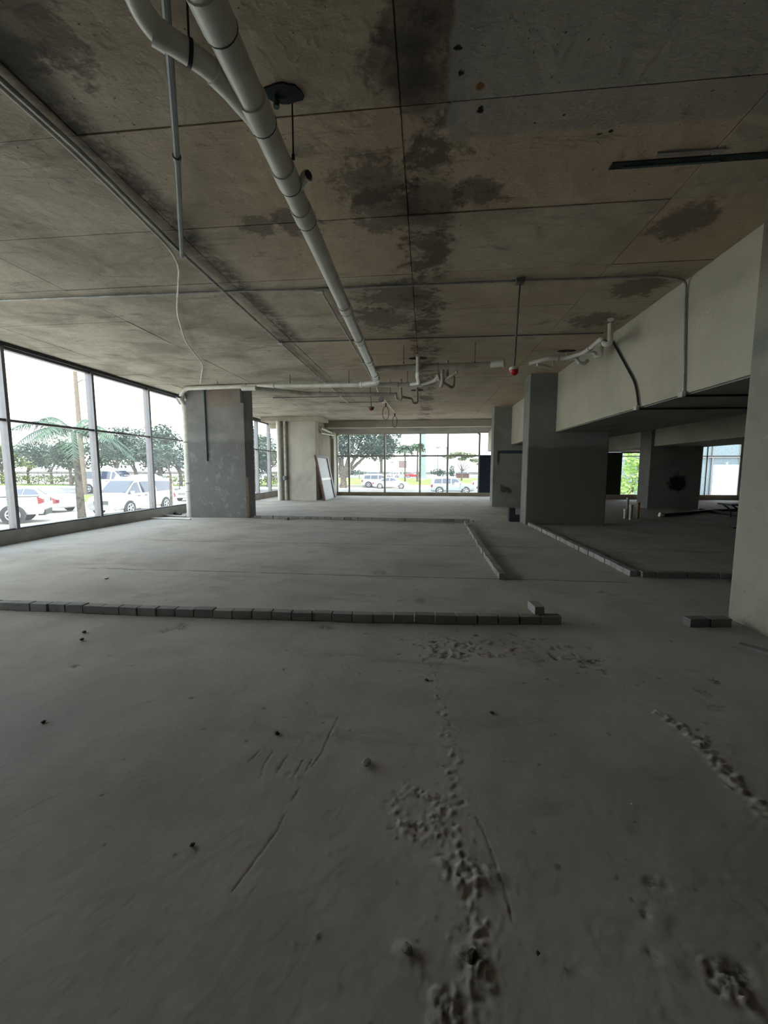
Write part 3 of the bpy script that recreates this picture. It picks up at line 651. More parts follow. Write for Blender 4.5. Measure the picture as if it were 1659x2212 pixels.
conduit([(-8.2, 5.66, 3.975), (-2.74, 5.73, 3.975), (-1.5, 5.79, 3.975), (1.2, 5.81, 3.975), (2.95, 5.86, 3.975), (3.385, 6.02, 3.97), (3.395, 6.03, 3.8), (3.395, 5.91, 2.5)], .015, M_zinc, 'cross conduit bending down the right beam', fr=.14)
conduit([(-2.86, 8.03, 3.975), (-.5, 8.06, 3.975), (3.2, 8.1, 3.975)], .013, M_zincd, 'thin cross conduit before the pipe junction')
conduit([(-1.47, 5.85, 3.96), (-1.47, 9.7, 3.965), (-1.5, 12.0, 3.965), (-1.55, 14.0, 3.965)], .018, M_zinc, 'conduit running beside the long white pipe', joints=(3.0,))
a = at(1322, 735, X=3.39); b = at(1374, 830, X=3.39); c = at(1380, 882, X=3.39)
conduit([a, b, c], .017, M_iron, 'dark conduit running diagonally down the right beam', fr=.2)
for px, py, lb in ((1476, 853, 'small box at the lower beam edge under the bent conduit'), (1377, 886, 'small box at the lower beam edge under the diagonal conduit')):
    p = at(px, py, X=3.39); jbox(3.37, p.y, 2.52, lb, .05, .1, .06)
p1 = at(1476, 853, X=3.39); p2 = at(1377, 886, X=3.39)
conduit([(3.39, p1.y, 2.47), (5.66, p1.y+.1, 2.47)], .015, M_iron, 'nearer black conduit crossing under the drop slab')
conduit([(3.39, p2.y, 2.47), (5.66, p2.y+.1, 2.47)], .015, M_iron, 'farther black conduit crossing under the drop slab')
conduit([(-5.3, 14.0, 3.97), (-1.6, 14.0, 3.97)], .013, M_zincd, 'thin far cross conduit ending at a box')
conduit([(-3.2, 15.2, 3.97), (-1.6, 15.3, 3.97)], .013, M_zincd, 'last thin cross conduit before the pale column')
conduit([(-2.88, 11.3, 3.965), (-2.9, 15.2, 3.965)], .02, M_cable, 'far pale end of the straight ceiling conduit')
conduit([(-1.5, 14.1, 3.96), (-1.35, 18.0, 3.96)], .022, M_cable, 'pale conduit leading to the hanging wire loop')
jbox(-1.5, 5.83, 3.99, 'pale box on the ceiling left of the long pipe', .12, .09)
jbox(-1.49, 9.7, 3.99, 'pale box on the ceiling close to the pipe junction', .12, .09)
jbox(-2.87, 8.03, 3.99, 'pale box where the straight conduit meets a cross conduit', .12, .1)
jbox(-1.57, 15.3, 3.99, 'small pale far box above the hanging red lamp', .16, .16)
jbox(1.21, 5.81, 3.99, 'grey box where the red and white alarm hangs', .11, .11, .05, M_zincd)
t = thing('junction_box', (-1.52, 14.05, 3.95), 'round grey far box at the end of a cross conduit', 'junction box'); MB().tube([(-1.52, 14.0, 3.85), (-1.52, 14.12, 3.85)], .1, 16).build('round_body', M_zinc, t, smooth=.6); MB().tube([(-1.52, 14.05, 3.93), (-1.52, 14.05, 4.0)], .03, 8).build('neck', M_zinc, t)
# hanging alarms
def alarm(x, y, z0, z1, lab, m1, m2, sway=(0, 0), r=.068):
    t = thing('fire_alarm', (x, y, z0), lab, 'alarm'); e = Vector((x+sway[0], y+sway[1], z1))
    MB().tube(fillet([(x, y, z0), (x-.005, y, z0-.12), e+Vector((0, 0, .04))], .1), .014, 8).build('stem', M_zincd, t, smooth=.6)
    MB().tube([e+Vector((0, 0, .05)), e+Vector((0, 0, .035)), e], [.02, r*.9, r], 20).build('base', m1, t, smooth=.6)
    MB().tube([e, e+Vector((.004, -.006, -.025)), e+Vector((.006, -.008, -.055)), e+Vector((.006, -.008, -.07))], [r*.82, r*.8, r*.6, r*.2], 20).build('dome', m2, t, smooth=.8); return t
alarm(1.21, 5.81, 3.94, 2.83, 'red and white alarm hanging from the ceiling on a conduit at right', M_white, M_red, (-.04, 0))
alarm(-1.62, 12.0, 3.99, 3.27, 'dull red alarm hanging on a black rod near the pipe junction', M_zincd, M_dred, (.03, 0), .09)
def loop(x, y, z0, wd, hh, lab):
    t = thing('wire_loop', (x, y, z0), lab, 'wire'); pts = [Vector((x+wd*math.sin(a)*(1 if a < PI else 1), y, z0-hh/2+hh/2*math.cos(a))) for a in [2*PI*k/18 for k in range(19)]]
    MB().tube(pts, .012, 6).build('wire', M_iron, t, smooth=.6); MB().tube([(x, y, z0+.12), (x, y, z0-.02)], .03, 8).build('tie', M_dred, t); return t
loop(-1.52, 15.6, 3.86, .12, .5, 'dark wire loop hanging left of the last one')
loop(-1.36, 18.0, 3.8, .1, .48, 'dark wire loop hanging nearest the far window')

# ---- pipes on pale column, leaning panel, floor items
pipe('down_pipe', [(-7.05, 19.26, 0), (-7.05, 19.26, 3.8)], .11, M_pvc, 'thick white pipe at the left edge of the pale column')
pp = pipe('down_pipe', [(-6.75, 19.30, 0), (-6.75, 19.30, 3.8)], .075, M_pvcd, 'thinner white pipe with a grey clamp on the pale column')
MB().tube([(-6.78, 19.27, 1.0), (-6.78, 19.27, 1.18)], .13, 12).build('clamp', M_zincd, pp)
pipe('drain_pipe', [(-5.22, 20.2, 3.55), (-5.18, 22.4, 3.5), (-5.18, 22.5, 3.2)], .06, M_pvc, 'white pipe running along the warm wall to the far window', fr=.1)
pipe('drain_pipe', [(-5.3, 20.1, 3.6), (-5.2, 20.15, 3.3), (-5.12, 22.5, 3.38)], .04, M_pvc, 'thinner white pipe below the one on the warm wall', fr=.1)
lp = thing('leaning_panel', (-4.88, 20.5, 0), 'brown-framed grey panel leaning against the pale column', 'panel')
def lq(y, s, dx=0):
    return Vector((-4.86-.42*s+dx, y-0.0, 2.19*s))
def slat(name, y0, y1, s0, s1, th, mat):
    mb = MB(); a, b, c, d = lq(y0, s0), lq(y1, s0), lq(y1, s1), lq(y0, s1); n = (b-a).cross(d-a).normalized()*th
    n0 = len(mb.v); mb.v += [tuple(p_-n) for p_ in (a, b, c, d)]+[tuple(p_+n) for p_ in (a, b, c, d)]
    mb.f += [(0,1,2,3),(7,6,5,4),(0,4,5,1),(1,5,6,2),(2,6,7,3),(3,7,4,0)]; return mb.build(name, mat, lp)
Ya, Yb = 19.25, 21.7
slat('frame_side', Ya, Ya+.16, 0, 1, .05, M_wood); slat('frame_side', Yb-.3, Yb, 0, 1, .05, M_iron)
slat('frame_head', Ya+.16, Yb-.3, .95, 1, .05, M_wood); slat('board', Ya+.16, Yb-.3, .0, .95, .01, M_panel); slat('middle_rail', Ya+.16, Yb-.3, .44, .49, .03, M_white)
# stub pipes of the right bay
for (px, py, hh, r, mt, lb) in ((1350,1120,.30,.045,M_pvc,'short stub pipe left of the three in the right bay'),(1354,1117,.62,.035,M_pvcd,'tallest white stub pipe standing in the right bay'),(1362,1123,.46,.045,M_pvc,'white stub pipe in the middle of the right bay group'),(1377,1120,.5,.04,M_tan,'tan stub pipe at the right of the group')):
    p = at(px, py, z=0); tt = pipe('stub_pipe', [(p.x, p.y, 0), (p.x, p.y, hh)], r, mt, lb); MB().tube([(p.x, p.y, hh-.08), (p.x, p.y, hh)], r*1.25, 14).build('socket', mt, tt, smooth=.6)
a = at(1433, 1113, z=.05); b = at(1535, 1103, z=.05); c = at(1600, 1101, z=.05)
pl = pipe('steel_tube', [a, b, c], .05, M_iron, 'long dark tube lying on the floor of the right bay', fr=.1); MB().tube([a+Vector((-.12, 0, .02)), a], .07, 12).build('white_cap', M_white, pl, smooth=.6)
a = at(1512, 1101, z=.04); b = at(1596, 1113, z=.04); pipe('steel_tube', [a, b], .05, M_iron, 'second dark tube crossing the long one in the right bay')
tx = at(1570, 1086, Y=13.5).x
bt = thing('low_table', (tx+.6, 13.6, 0), 'dark low trestle table half hidden by the near column', 'table')
MB().box(tx, 13.3, .40, tx+1.3, 13.9, .45).build('table_top', M_iron, bt, bevel=.005)
for x in (tx+.35, tx+1.15):
    for y in (13.4, 13.8): MB().tube(fillet([(x-.25, y, .40), (x-.02, y, .25), (x, y, 0)], .15), .022, 8).build('leg', M_iron, bt)
MB().tube([(tx+.25, 13.38, .35), (tx+.4, 13.38, .0)], .012, 6).build('brace', M_zinc, bt)
p = at(1597, 1141, z=0); o = MB().box(-.2, -.08, 0, .2, .08, .04).build('timber_offcut', M_iron, bevel=.004); o.location = (p.x, p.y, 0); tag(o, 'small dark board on the floor left of the near column', 'offcut')
# bits beside the left column base
pipe('plastic_tube', [at(322, 1119, z=.02), at(412, 1121, z=.02)], .022, M_pvc, 'thin white tube lying on the floor before the grey patched column')
a = at(345, 1113, z=.03); b = at(402, 1115, z=.03); pipe('timber_batten', [a, b], .03, M_kerb, 'short grey batten lying by the window kerb', 'batten', seg=4)
a = at(352, 1109, z=.03); b = at(392, 1110, z=.03); pipe('timber_batten', [a, b], .035, M_iron, 'black batten behind the grey one by the window kerb', 'batten', seg=4)
p = at(553, 1115, z=0); stone(553, 1116, .05, 'grey rubble lump at the right foot of the patched column')
stone(1022, 1126, .03, 'small lump beside the corner of the far block row')
bpy.data.objects['floor']['label'] = 'bare grey-brown concrete floor slab'

# ================================================================ OUTSIDE
GZ = -1.0
def ground(name, x0, y0, x1, y1, z, mat, lab, th=.3):
    return tag(struct(MB().box(x0, y0, z-th, x1, y1, z).build(name, mat)), lab)
ground('ground', -300, -60, 300, 420, GZ, M_lot, 'pale concrete yard outside', 1)
ground('road', -200, 36.5, 200, 50.5, GZ+.02, M_asph, 'asphalt road beyond the yard', .1)
ground('lawn', -140, 28.5, -24.5, 35, GZ+.12, M_grass, 'grass strip beyond the parked sedan')
ground('lawn', -40, 58, 60, 112, GZ+.12, M_grass, 'wide lawn seen through the far window')
ground('lawn', -200, 57.5, -41, 62, GZ+.12, M_grass, 'grass verge under the hedge')
ground('road', -250, 114, 250, 165, GZ+.03, M_asph, 'far road beyond the lawn', .1)
ground('sea', -600, 230, 600, 800, GZ+.05, M_sea, 'pale sea behind the far sea wall', .1)
tag(struct(MB().box(-300, 200, GZ, 300, 201, .35).build('sea_wall', M_asph)), 'dark low wall at the horizon')
tag(struct(MB().box(-22, 57.0, GZ, 60, 57.6, GZ+.3).build('kerb', M_lot)), 'pale kerb of the wide lawn')

def car(loc, rz, kind, paint, lab, group=None):
    """x = forward. stations: x, z bottom, z belt, z top, half width at belt, half width at top"""
    if kind == 'van':
        L = 5.1; st = [(-2.5,.4,.95,.98,.86,.8),(-2.48,.3,1.1,1.80,.95,.72),(-2.3,.25,1.12,1.92,.96,.76),(0,.25,1.12,1.96,.96,.78),(.85,.25,1.12,1.9,.96,.76),(1.75,.25,1.1,1.14,.95,.8),(2.35,.28,.9,.93,.92,.7),(2.55,.4,.6,.75,.8,.6)]
        cab = (1, 4, 5); wheels = (1.62, -1.5); wr_ = .36
        side = [[(1.62,1.16),(1.0,1.72),(.78,1.76),(.72,1.16)],[(.6,1.16),(.62,1.78),(-.55,1.8),(-.6,1.16)],[(-.72,1.16),(-.7,1.8),(-2.1,1.74),(-2.3,1.2)]]
    elif kind == 'sedan':
        L = 4.6; st = [(-2.3,.35,.8,.85,.78,.7),(-2.2,.25,.95,1.0,.86,.76),(-1.55,.2,.97,1.03,.9,.76),(-.75,.2,.95,1.42,.91,.62),(.15,.2,.93,1.45,.91,.63),(.5,.2,.92,1.38,.91,.62),(1.2,.2,.9,.95,.9,.76),(2.05,.22,.78,.8,.86,.66),(2.3,.32,.55,.62,.75,.6)]
        cab = (2, 5, 6); wheels = (1.42, -1.35); wr_ = .33
        side = [[(1.0,.97),(.48,1.33),(-.02,1.38),(-.05,.97)],[(-.13,.97),(-.1,1.38),(-.75,1.34),(-1.3,1.02),(-1.2,.98)]]
    elif kind == 'suv':
        L = 4.3; st = [(-2.15,.4,.95,1.0,.84,.78),(-2.12,.28,1.05,1.55,.9,.72),(-1.9,.25,1.06,1.66,.92,.74),(-.2,.25,1.05,1.7,.92,.74),(.45,.25,1.04,1.6,.92,.72),(1.05,.25,1.02,1.07,.92,.76),(1.95,.28,.92,.95,.88,.7),(2.15,.38,.6,.7,.78,.62)]
        cab = (1, 4, 5); wheels = (1.3, -1.3); wr_ = .36
        side = [[(.9,1.09),(.42,1.5),(-.08,1.56),(-.1,1.08)],[(-.2,1.08),(-.18,1.57),(-1.0,1.55),(-1.02,1.08)],[(-1.1,1.08),(-1.08,1.55),(-1.75,1.52),(-1.85,1.1)]]
    else:  # pickup
        L = 5.2; st = [(-2.6,.5,1.15,1.18,.88,.84),(-2.55,.4,1.2,1.22,.92,.88),(-.95,.35,1.2,1.22,.93,.88),(-.85,.35,1.15,1.72,.93,.7),(.3,.35,1.13,1.78,.93,.72),(.75,.35,1.12,1.7,.93,.7),(1.4,.35,1.1,1.14,.92,.8),(2.45,.4,1.0,1.04,.9,.74),(2.6,.5,.7,.85,.82,.7)]
        cab = (3, 5, 6); wheels = (1.75, -1.5); wr_ = .4
        side = [[(1.25,1.18),(.72,1.62),(.1,1.68),(.05,1.17)],[(-.05,1.17),(-.02,1.68),(-.75,1.62),(-.8,1.18)]]
    t = thing(kind if kind != 'suv' else 'sport_utility_car', (0, 0, 0), lab, 'car', group)
    if kind in ('sedan',): t.name = 'sedan_car'
    if kind == 'pickup': t.name = 'pickup_truck'
    if kind == 'van': t.name = 'passenger_van'
    mb = MB(); m = 12
    for (x, zb, zl, zt, wb, wt) in st:
        ring = [(wb*.86, zb), (wb*.98, zb+.12), (wb*1.01, zb+.45*(zl-zb)), (wb, zl), (wt, zt-.03), (wt*.7, zt+.01)]
        ring = ring + [(-a, b) for a, b in ring[::-1]]
        mb.v += [(x, a, b) for a, b in ring]
    for i in range(len(st)-1):
        for k in range(m):
            k2 = (k+1) % m; mb.f.append((i*m+k, (i+1)*m+k, (i+1)*m+k2, i*m+k2))
    mb.f.append(tuple(range(m))); mb.f.append(tuple((len(st)-1)*m+k for k in range(m))[::-1])
    body = mb.build('body', paint, t, smooth=.5)
    def wy(x, z):
        for i in range(len(st)-1):
            if st[i][0] <= x <= st[i+1][0]:
                f = (x-st[i][0])/(st[i+1][0]-st[i][0]); zl, zt, wb, wt = (st[i][j]*(1-f)+st[i+1][j]*f for j in (2, 3, 4, 5)); break
        return wb+(wt-wb)*min(1, max(0, (z-zl)/max(.01, zt-zl)))
    for sg in (1, -1):
        for poly in side:
            g = MB(); n = len(poly)
            for off in (.015, -.03): g.v += [(x, sg*(wy(x, z)+off), z) for x, z in poly]
            g.f += [tuple(range(n)), tuple(range(n, 2*n))[::-1]]+[(i, (i+1) % n, n+(i+1) % n, n+i) for i in range(n)]
            g.build('side_window', M_carglass, t)
        hx = (side[0][-1][0]+.15, side[1][0][0]-.3)
        for x in hx: MB().box(x-.1, sg*(wy(x, .9)+.005)-.015, .98 if kind != 'sedan' else .84, x+.1, sg*(wy(x, .9)+.005)+.02, 1.02 if kind != 'sedan' else .88).build('door_handle', M_trim, t)
        x = side[0][0][0]-.12; MB().box(x-.06, sg*(st[3][4]+.02)-(.16 if sg < 0 else 0), side[0][0][1]-.02, x+.08, sg*(st[3][4]+.02)+(.16 if sg > 0 else 0), side[0][0][1]+.13).build('wing_mirror', paint, t, bevel=.02)
        for wx in wheels:
            yo = sg*(wy(wx, .5))
            MB().tube([(wx, yo-sg*.05, wr_), (wx, yo+sg*.012, wr_)], wr_*1.17, 24).build('wheel_arch', M_trim, t)
            wh = MB().tube([(wx, yo-sg*.16, wr_), (wx, yo-sg*.15, wr_), (wx, yo+sg*.01, wr_), (wx, yo+sg*.03, wr_)], [wr_*.9, wr_, wr_, wr_*.88], 24).build('wheel', M_tyre, t, smooth=.5)
            rim = MB().tube([(wx, yo+sg*.02, wr_), (wx, yo+sg*.036, wr_)], wr_*.2, 12)
            for k in range(5):
                a = 2*PI*k/5; c, s = math.cos(a), math.sin(a)
                rim.tube([(wx+c*.05, yo+sg*.033, wr_+s*.05), (wx+c*wr_*.62, yo+sg*.03, wr_+s*wr_*.62)], .035, 5)
            rim.tube([(wx+math.cos(a)*wr_*.64, yo+sg*.03, wr_+math.sin(a)*wr_*.64) for a in [2*PI*k/20 for k in range(21)]], .025, 5)
            rim.build('rim', M_rim, wh)
    # windscreen and rear window follow the loft faces
    def pane(i, j, name, f0=.04, f1=.96):
        a, b = st[i], st[j]; g = MB(); c = []
        for (s_, f) in ((a, f0), (b, f1)):
            pass
        x0, z0, w0 = a[0], a[3], a[5]; x1, z1, w1 = b[0], b[3], b[5]
        P = [(x0+(x1-x0)*f, (w0+(w1-w0)*f)*.92*sg, z0+(z1-z0)*f+.005) for f, sg in ((f0, -1), (f0, 1), (f1, 1), (f1, -1))]
        nrm = Vector((z1-z0, 0, -(x1-x0))); nrm = nrm.normalized()*(.018 if nrm.z > 0 else -.018)
        P = [Vector(p)+Vector((nrm.x, 0, nrm.z)) for p in P]; g.v = [tuple(p) for p in P]+[tuple(p-nrm*2) for p in P]
        g.f = [(0,1,2,3),(7,6,5,4),(0,4,5,1),(1,5,6,2),(2,6,7,3),(3,7,4,0)]; g.build(name, M_carglass, t)
    pane(cab[1], cab[2], 'windscreen', .1, .92)
    if kind == 'sedan': pane(cab[0], cab[0]+1, 'rear_window', .12, .88)
    else:
        a = st[cab[0]]; MB().box(a[0]-.03 if kind != 'pickup' else a[0]-.02, -a[5]*.85, a[2]+.08, a[0]+.02, a[5]*.85, a[3]-.08).build('rear_window', M_carglass, t)
    fx = st[-1][0]; zf = st[-2][3]
    for sg in (1, -1):
        MB().prism([(fx-.34, zf-.04), (fx-.02, zf-.2), (fx-.04, zf-.3), (fx-.3, zf-.22)], 1, sg*.56, sg*(st[-2][4]+.01)).build('headlamp', M_lamp, t)
        rx = st[0][0]; zr = st[0][2]
        MB().prism([(rx-.015, zr-.05), (rx+.2, zr+.08), (rx+.16, zr-.28), (rx-.02, zr-.22)], 1, sg*.66, sg*(st[1][4]+.02)).build('tail_lamp', M_tail, t)
    MB().box(fx-.1, -.42, zf-.34, fx+.01, .42, zf-.14).build('grille', M_trim, t)
    for k in range(3): MB().box(fx-.02, -.42, zf-.32+.06*k, fx+.02, .42, zf-.30+.06*k).build('grille_bar', M_rim, t)
    MB().box(fx-.2, -.7, .3, fx+.03, .7, .5).build('front_bumper', paint, t, bevel=.04); MB().box(st[0][0]-.04, -.72, .32, st[0][0]+.25, .72, .58).build('rear_bumper', paint if kind != 'pickup' else M_trim, t, bevel=.04)
    if kind in ('van', 'suv'):
        for sg in (1, -1): MB().tube([(-1.6, sg*.6, st[3][3]+.04), (.4, sg*.6, st[3][3]+.04)], .022, 6).build('roof_rail', M_rim, t)
        if kind == 'van':
            for x in (-1.2, .2): MB().box(x-.06, -.78, st[3][3]+.06, x+.06, .78, st[3][3]+.09).build('roof_bar', M_rim, t)
    if kind == 'pickup': MB().box(-2.45, -.8, 1.0, -1.0, .8, 1.235).build('load_bed_cover', M_trim, t)
    t.location = (loc[0], loc[1], GZ+(loc[2] if len(loc) > 2 else .02)); t.rotation_euler.z = rz; return t
car((-17.2, 22.55), -PI/2, 'van', M_paint, 'white passenger van facing the building beyond the left windows')
car((-20.5, 16.6), PI+.6, 'pickup', M_paint, 'white pickup truck cut by the left edge, nearest to the windows')
car((-23.1, 22.0), PI-.05, 'sedan', M_paint, 'white sedan parked behind the pickup at the left edge')
car((-18.8, 32.3), -PI/2, 'sedan', M_paint, 'white car partly hidden behind the parked van')
car((-23.8, 31.5), -PI/2, 'suv', M_paint, 'white car whose roof shows above the parked van').scale = (1.1, 1.1, 1.15)
car((-33.0, 40.0), 0, 'van', M_paint, 'tall white minibus on the road behind the parked van').scale = (1.15, 1.1, 1.28)
car((-58, 64), 0, 'sedan', M_paint, 'white car behind the hedge at left'); car((-50, 63), 0, 'suv', M_silver, 'silver car behind the hedge beside the palm')
# seen through the far window
car((-4.55, 53.5), 0, 'sedan', M_paint, 'white sedan in front of the lawn, left in the far window')
car((-6.3, 56.6), 0, 'suv', M_paint, 'white sport utility car just behind the white sedan').scale = (1.15, 1.05, 1.08)
car((2.7, 42.3), 0, 'suv', M_silver, 'pale boxy car at the right of the far window')
car((8.3, 54), 0, 'sedan', M_paint, 'white car cut by the right edge of the far window')
car((-14.0, 54.5), 0, 'sedan', M_paint, 'white car cut by the left edge of the far window, behind the tree')
car((-4.0, 130), 0, 'sedan', M_redpaint, 'red car on the far road')
for x, pnt, k_, lb in ((-26, M_silver, 'sedan', 'silver car on the far road behind the big tree'), (-10.2, M_paint, 'suv', 'white car on the far road left of the red one'), (-17.0, M_blackpaint, 'suv', 'dark car on the far road in the gap below the big tree'), (10.5, M_paint, 'van', 'white van on the far road right of the pylon')):
    car((x, 128), PI, k_, pnt, lb)

# vegetation
def leaves(blobs, n, size, mat, name, parent, flat=.5):
    vs_ = []; tot = sum(b[3]*b[4]*b[5] for b in blobs)**1.0
    for (cx, cy, cz, rx, ry, rz_) in blobs:
        k = max(8, int(n*rx*ry*rz_/tot)); u = rng.normal(size=(k, 3)); u /= np.linalg.norm(u, axis=1)[:, None]; r = rng.random(k)**.35
        c = np.array([cx, cy, cz])+u*r[:, None]*np.array([rx, ry, rz_])
        a = rng.normal(size=(k, 3)); a[:, 2] *= flat; a /= np.linalg.norm(a, axis=1)[:, None]; b = rng.normal(size=(k, 3)); b -= a*(a*b).sum(1)[:, None]; b /= np.linalg.norm(b, axis=1)[:, None]
        s = size*(.6+.8*rng.random(k))[:, None]
        vs_.append(np.stack([c-a*s, c+b*s*.5, c+a*s, c-b*s*.5], 1))
    V = np.concatenate(vs_).reshape(-1, 3); me = bpy.data.meshes.new(name)
    me.from_pydata(V.tolist(), [], np.arange(len(V)).reshape(-1, 4).tolist()); me.materials.append(mat)
    o = bpy.data.objects.new(name, me); C.objects.link(o); o.parent = parent; o.matrix_parent_inverse = Matrix.Translation(-parent.location); o['kind'] = 'stuff' ; return o
def tree(x, y, h, trunk_h, crown, n, size, mat, lab, forks=4, tr=.2, seed=0, cat='tree', group=None, bark=None):
    "crown: list of (dx, dy, z, rx, ry, rz) blobs, z above the ground"
    random.seed(seed); t = thing('leafy_tree', (x, y, GZ), lab, cat, group)
    tb = MB().tube([(x, y, GZ-.1), (x+.05, y, GZ+trunk_h*.5), (x, y, GZ+trunk_h)], [tr*1.3, tr, tr*.9], 8)
    for i in range(forks):
        b = crown[i % len(crown)]; e = Vector((x+b[0]*.8, y+b[1], GZ+b[2]))
        m_ = Vector((x+b[0]*.35, y, GZ+trunk_h+(b[2]-trunk_h)*.45)); tb.tube([(x, y, GZ+trunk_h*.85), m_, e], [tr*.75, tr*.5, tr*.15], 7)
    tb.build('trunk', bark or M_bark, t, smooth=.8)
    leaves([(x+b[0], y+b[1], GZ+b[2], b[3], b[4], b[5]) for b in crown], n, size, mat, 'foliage', t); return t
def rc(w_, zc, hh, n, seed):
    r = random.Random(seed); return [(r.uniform(-w_, w_)*.75, r.uniform(-w_, w_)*.5, zc+r.uniform(-hh, hh)*.7, w_*r.uniform(.35, .55), w_*.45, hh*r.uniform(.45, .7)) for _ in range(n)]
# big forked tree left in the far window
tree(-11.1, 54.5, 9, 1.6, [(-1.2,0,5.6,2.4,2,2.0),(1.6,0,6.0,2.6,2,2.2),(4.2,0,6.3,2.4,2,2.0),(5.6,0,5.4,1.8,1.6,1.6),(-.5,0,8,3,2,2),(2.8,0,8.4,3,2,1.8),(-3.2,0,6,2,2,2.4),(.6,0,4.6,1.4,1.2,.5),(4.8,0,4.2,1.5,1.2,.8),(6.3,0,6.6,1.7,1.6,2.0),(3.4,0,4.6,1.6,1.2,.7)], 9500, .2, M_leafb, 'big dark tree with forked trunk at the left of the far window', 7, .42, 5)
tree(-8.7, 80, 9, 4.5, [(0,0,7.2,3,2,2),(1.2,0,6,2.2,2,1.6),(-1.5,0,6.4,2,2,1.6)], 2200, .22, M_leafd, 'slim dark tree standing behind the big forked tree', 3, .28, 6)
def palm(x, y, trunk, R_, nf, lab, lean=0, th=.16, seed=1, mat=M_palm, drp=.9, lw_=.035):
    random.seed(seed); t = thing('palm_tree', (x, y, GZ), lab, 'palm')
    top = Vector((x+lean, y, GZ+trunk)); MB().tube([(x, y, GZ-.1), (x+lean*.4, y, GZ+trunk*.5), top], [th*1.3, th, th*.8], 10).build('trunk', M_bark, t, smooth=.8)
    for k in range(nf):
        a = 2*PI*k/nf+random.uniform(-.2, .2); el = random.uniform(.1, 1.15); d = Vector((math.cos(a), math.sin(a), 0)); mb = MB(); P = []
        for i in range(9):
            s = i/8; P.append(top+d*(R_*s*math.cos(el*.55))+Vector((0, 0, R_*(s*math.sin(el)-drp*s*s*(.55+.35*math.cos(el))))))
        mb.tube(P, [.03*(1-.8*i/8)+.006 for i in range(9)], 5)
        side = Vector((-d.y, d.x, 0))
        for i in range(26):
            s = .12+.86*i/26; q = s*8; j = min(7, int(q)); p_ = P[j].lerp(P[j+1], q-j); tg = (P[j+1]-P[j]).normalized(); ln = R_*.26*math.sin(PI*min(1, s*.9+.1))**.6
            for sg in (1, -1):
                e = p_+side*sg*ln*.75+tg*ln*.45+Vector((0, 0, -ln*random.uniform(.25, .7))); w2 = tg*lw_*R_/2
                mb.quad(p_-w2, p_+w2, e+w2*.3, e-w2*.3)
        mb.build('frond', mat, t, fix=False)
    if lw_ > .05: leaves([(top.x, top.y, top.z-.1, 1.25, 1.1, .75), (top.x-.7, top.y, top.z-.4, .8, .8, .6), (top.x+.7, top.y, top.z-.4, .8, .8, .6)], 420, .24, mat, 'foliage', t)
    return t
palm(-17.62, 19.2, 4.35, 2.7, 13, 'palm with arching fronds beside the utility pole', -.1, .15, 3)
palm(-4.0, 80, 6.6, 1.9, 20, 'left palm of the pair left of the pylon', 0, .15, 4, M_leafd, 1.1, .1); palm(-1.6, 81, 7.0, 1.7, 20, 'right palm of the pair beside the pylon', 0, .2, 8, M_leafd, 1.1, .1)
# utility pole with lamp arm
up_ = thing('utility_pole', (-34.1, 37.7, GZ), 'weathered utility pole with a lamp behind the palm', 'pole')
MB().tube([(-34.1, 37.7, GZ), (-34.15, 37.7, 11)], [.28, .17], 12).build('shaft', M_pole, up_, smooth=.6)
MB().tube([(-34.1, 37.7, 9.9), (-33.4, 37.7, 10.2), (-32.9, 37.7, 10.1)], .05, 6).build('arm', M_pole, up_)
MB().tube([(-33.0, 37.7, 10.1), (-32.7, 37.7, 9.9), (-32.4, 37.7, 9.8)], [.08, .2, .08], 8).build('lamp_head', M_alu, up_, smooth=.6)
# trees behind the hedge
k = 0
for (px, y, wd, h0, hh, n, mt, lb) in ((2,62,4.0,4.6,2.0,1700,M_leafy,'yellowish tree at the far left window edge'),(58,66,4.2,4.6,2.2,1900,M_leafd,'dark tree left of the palm fronds'),(108,60,3.8,4.5,2.2,1900,M_leafb,'bushy tree just below the palm fronds'),(150,57,3.2,4.6,2.2,1700,M_leafd,'dark tree behind the palm trunk'),(212,64,3.6,4.4,2.0,1600,M_leafd,'tree above the bonnet of the parked van'),(250,56,3.6,4.8,2.2,2000,M_leafb,'tree above the windscreen of the parked van'),(292,50,4.0,5.2,2.7,2600,M_leafb,'spreading tree above the middle of the parked van'),(345,42,3.2,4.8,2.5,2600,M_leafb,'blue-green tree above the rear of the parked van'),(388,47,3.4,4.8,2.5,2200,M_leafb,'tree half hidden by the grey patched column'),(548,44,2.4,4.8,2.5,2000,M_leafb,'light tree in the gap right of the patched column'),(578,56,3.4,4.4,2.6,1800,M_leafd,'far tree beside the pale column pipes')):
    k += 1; x = at(px, 1000, Y=y).x; tree(x, y, 6, 2.4, rc(wd, h0, hh, 9, k), n, .26 if y > 50 else .2, mt, lb, 4, .2, k)
sp = thing('sapling', (-15.4, 23.3, GZ), 'thin sapling standing at the side of the parked van', 'tree')
MB().tube([(-15.4, 23.3, GZ), (-15.35, 23.3, GZ+2.2), (-15.7, 23.4, GZ+3.4)], [.09, .06, .03], 8).build('trunk', M_bark, sp, smooth=.8)
leaves([(-15.8, 23.4, GZ+3.5, .9, .8, .6), (-15.1, 23.4, GZ+3.2, .6, .6, .5), (-16.3, 23.5, GZ+3.0, .6, .6, .4)], 480, .1, M_leafb, 'foliage', sp)
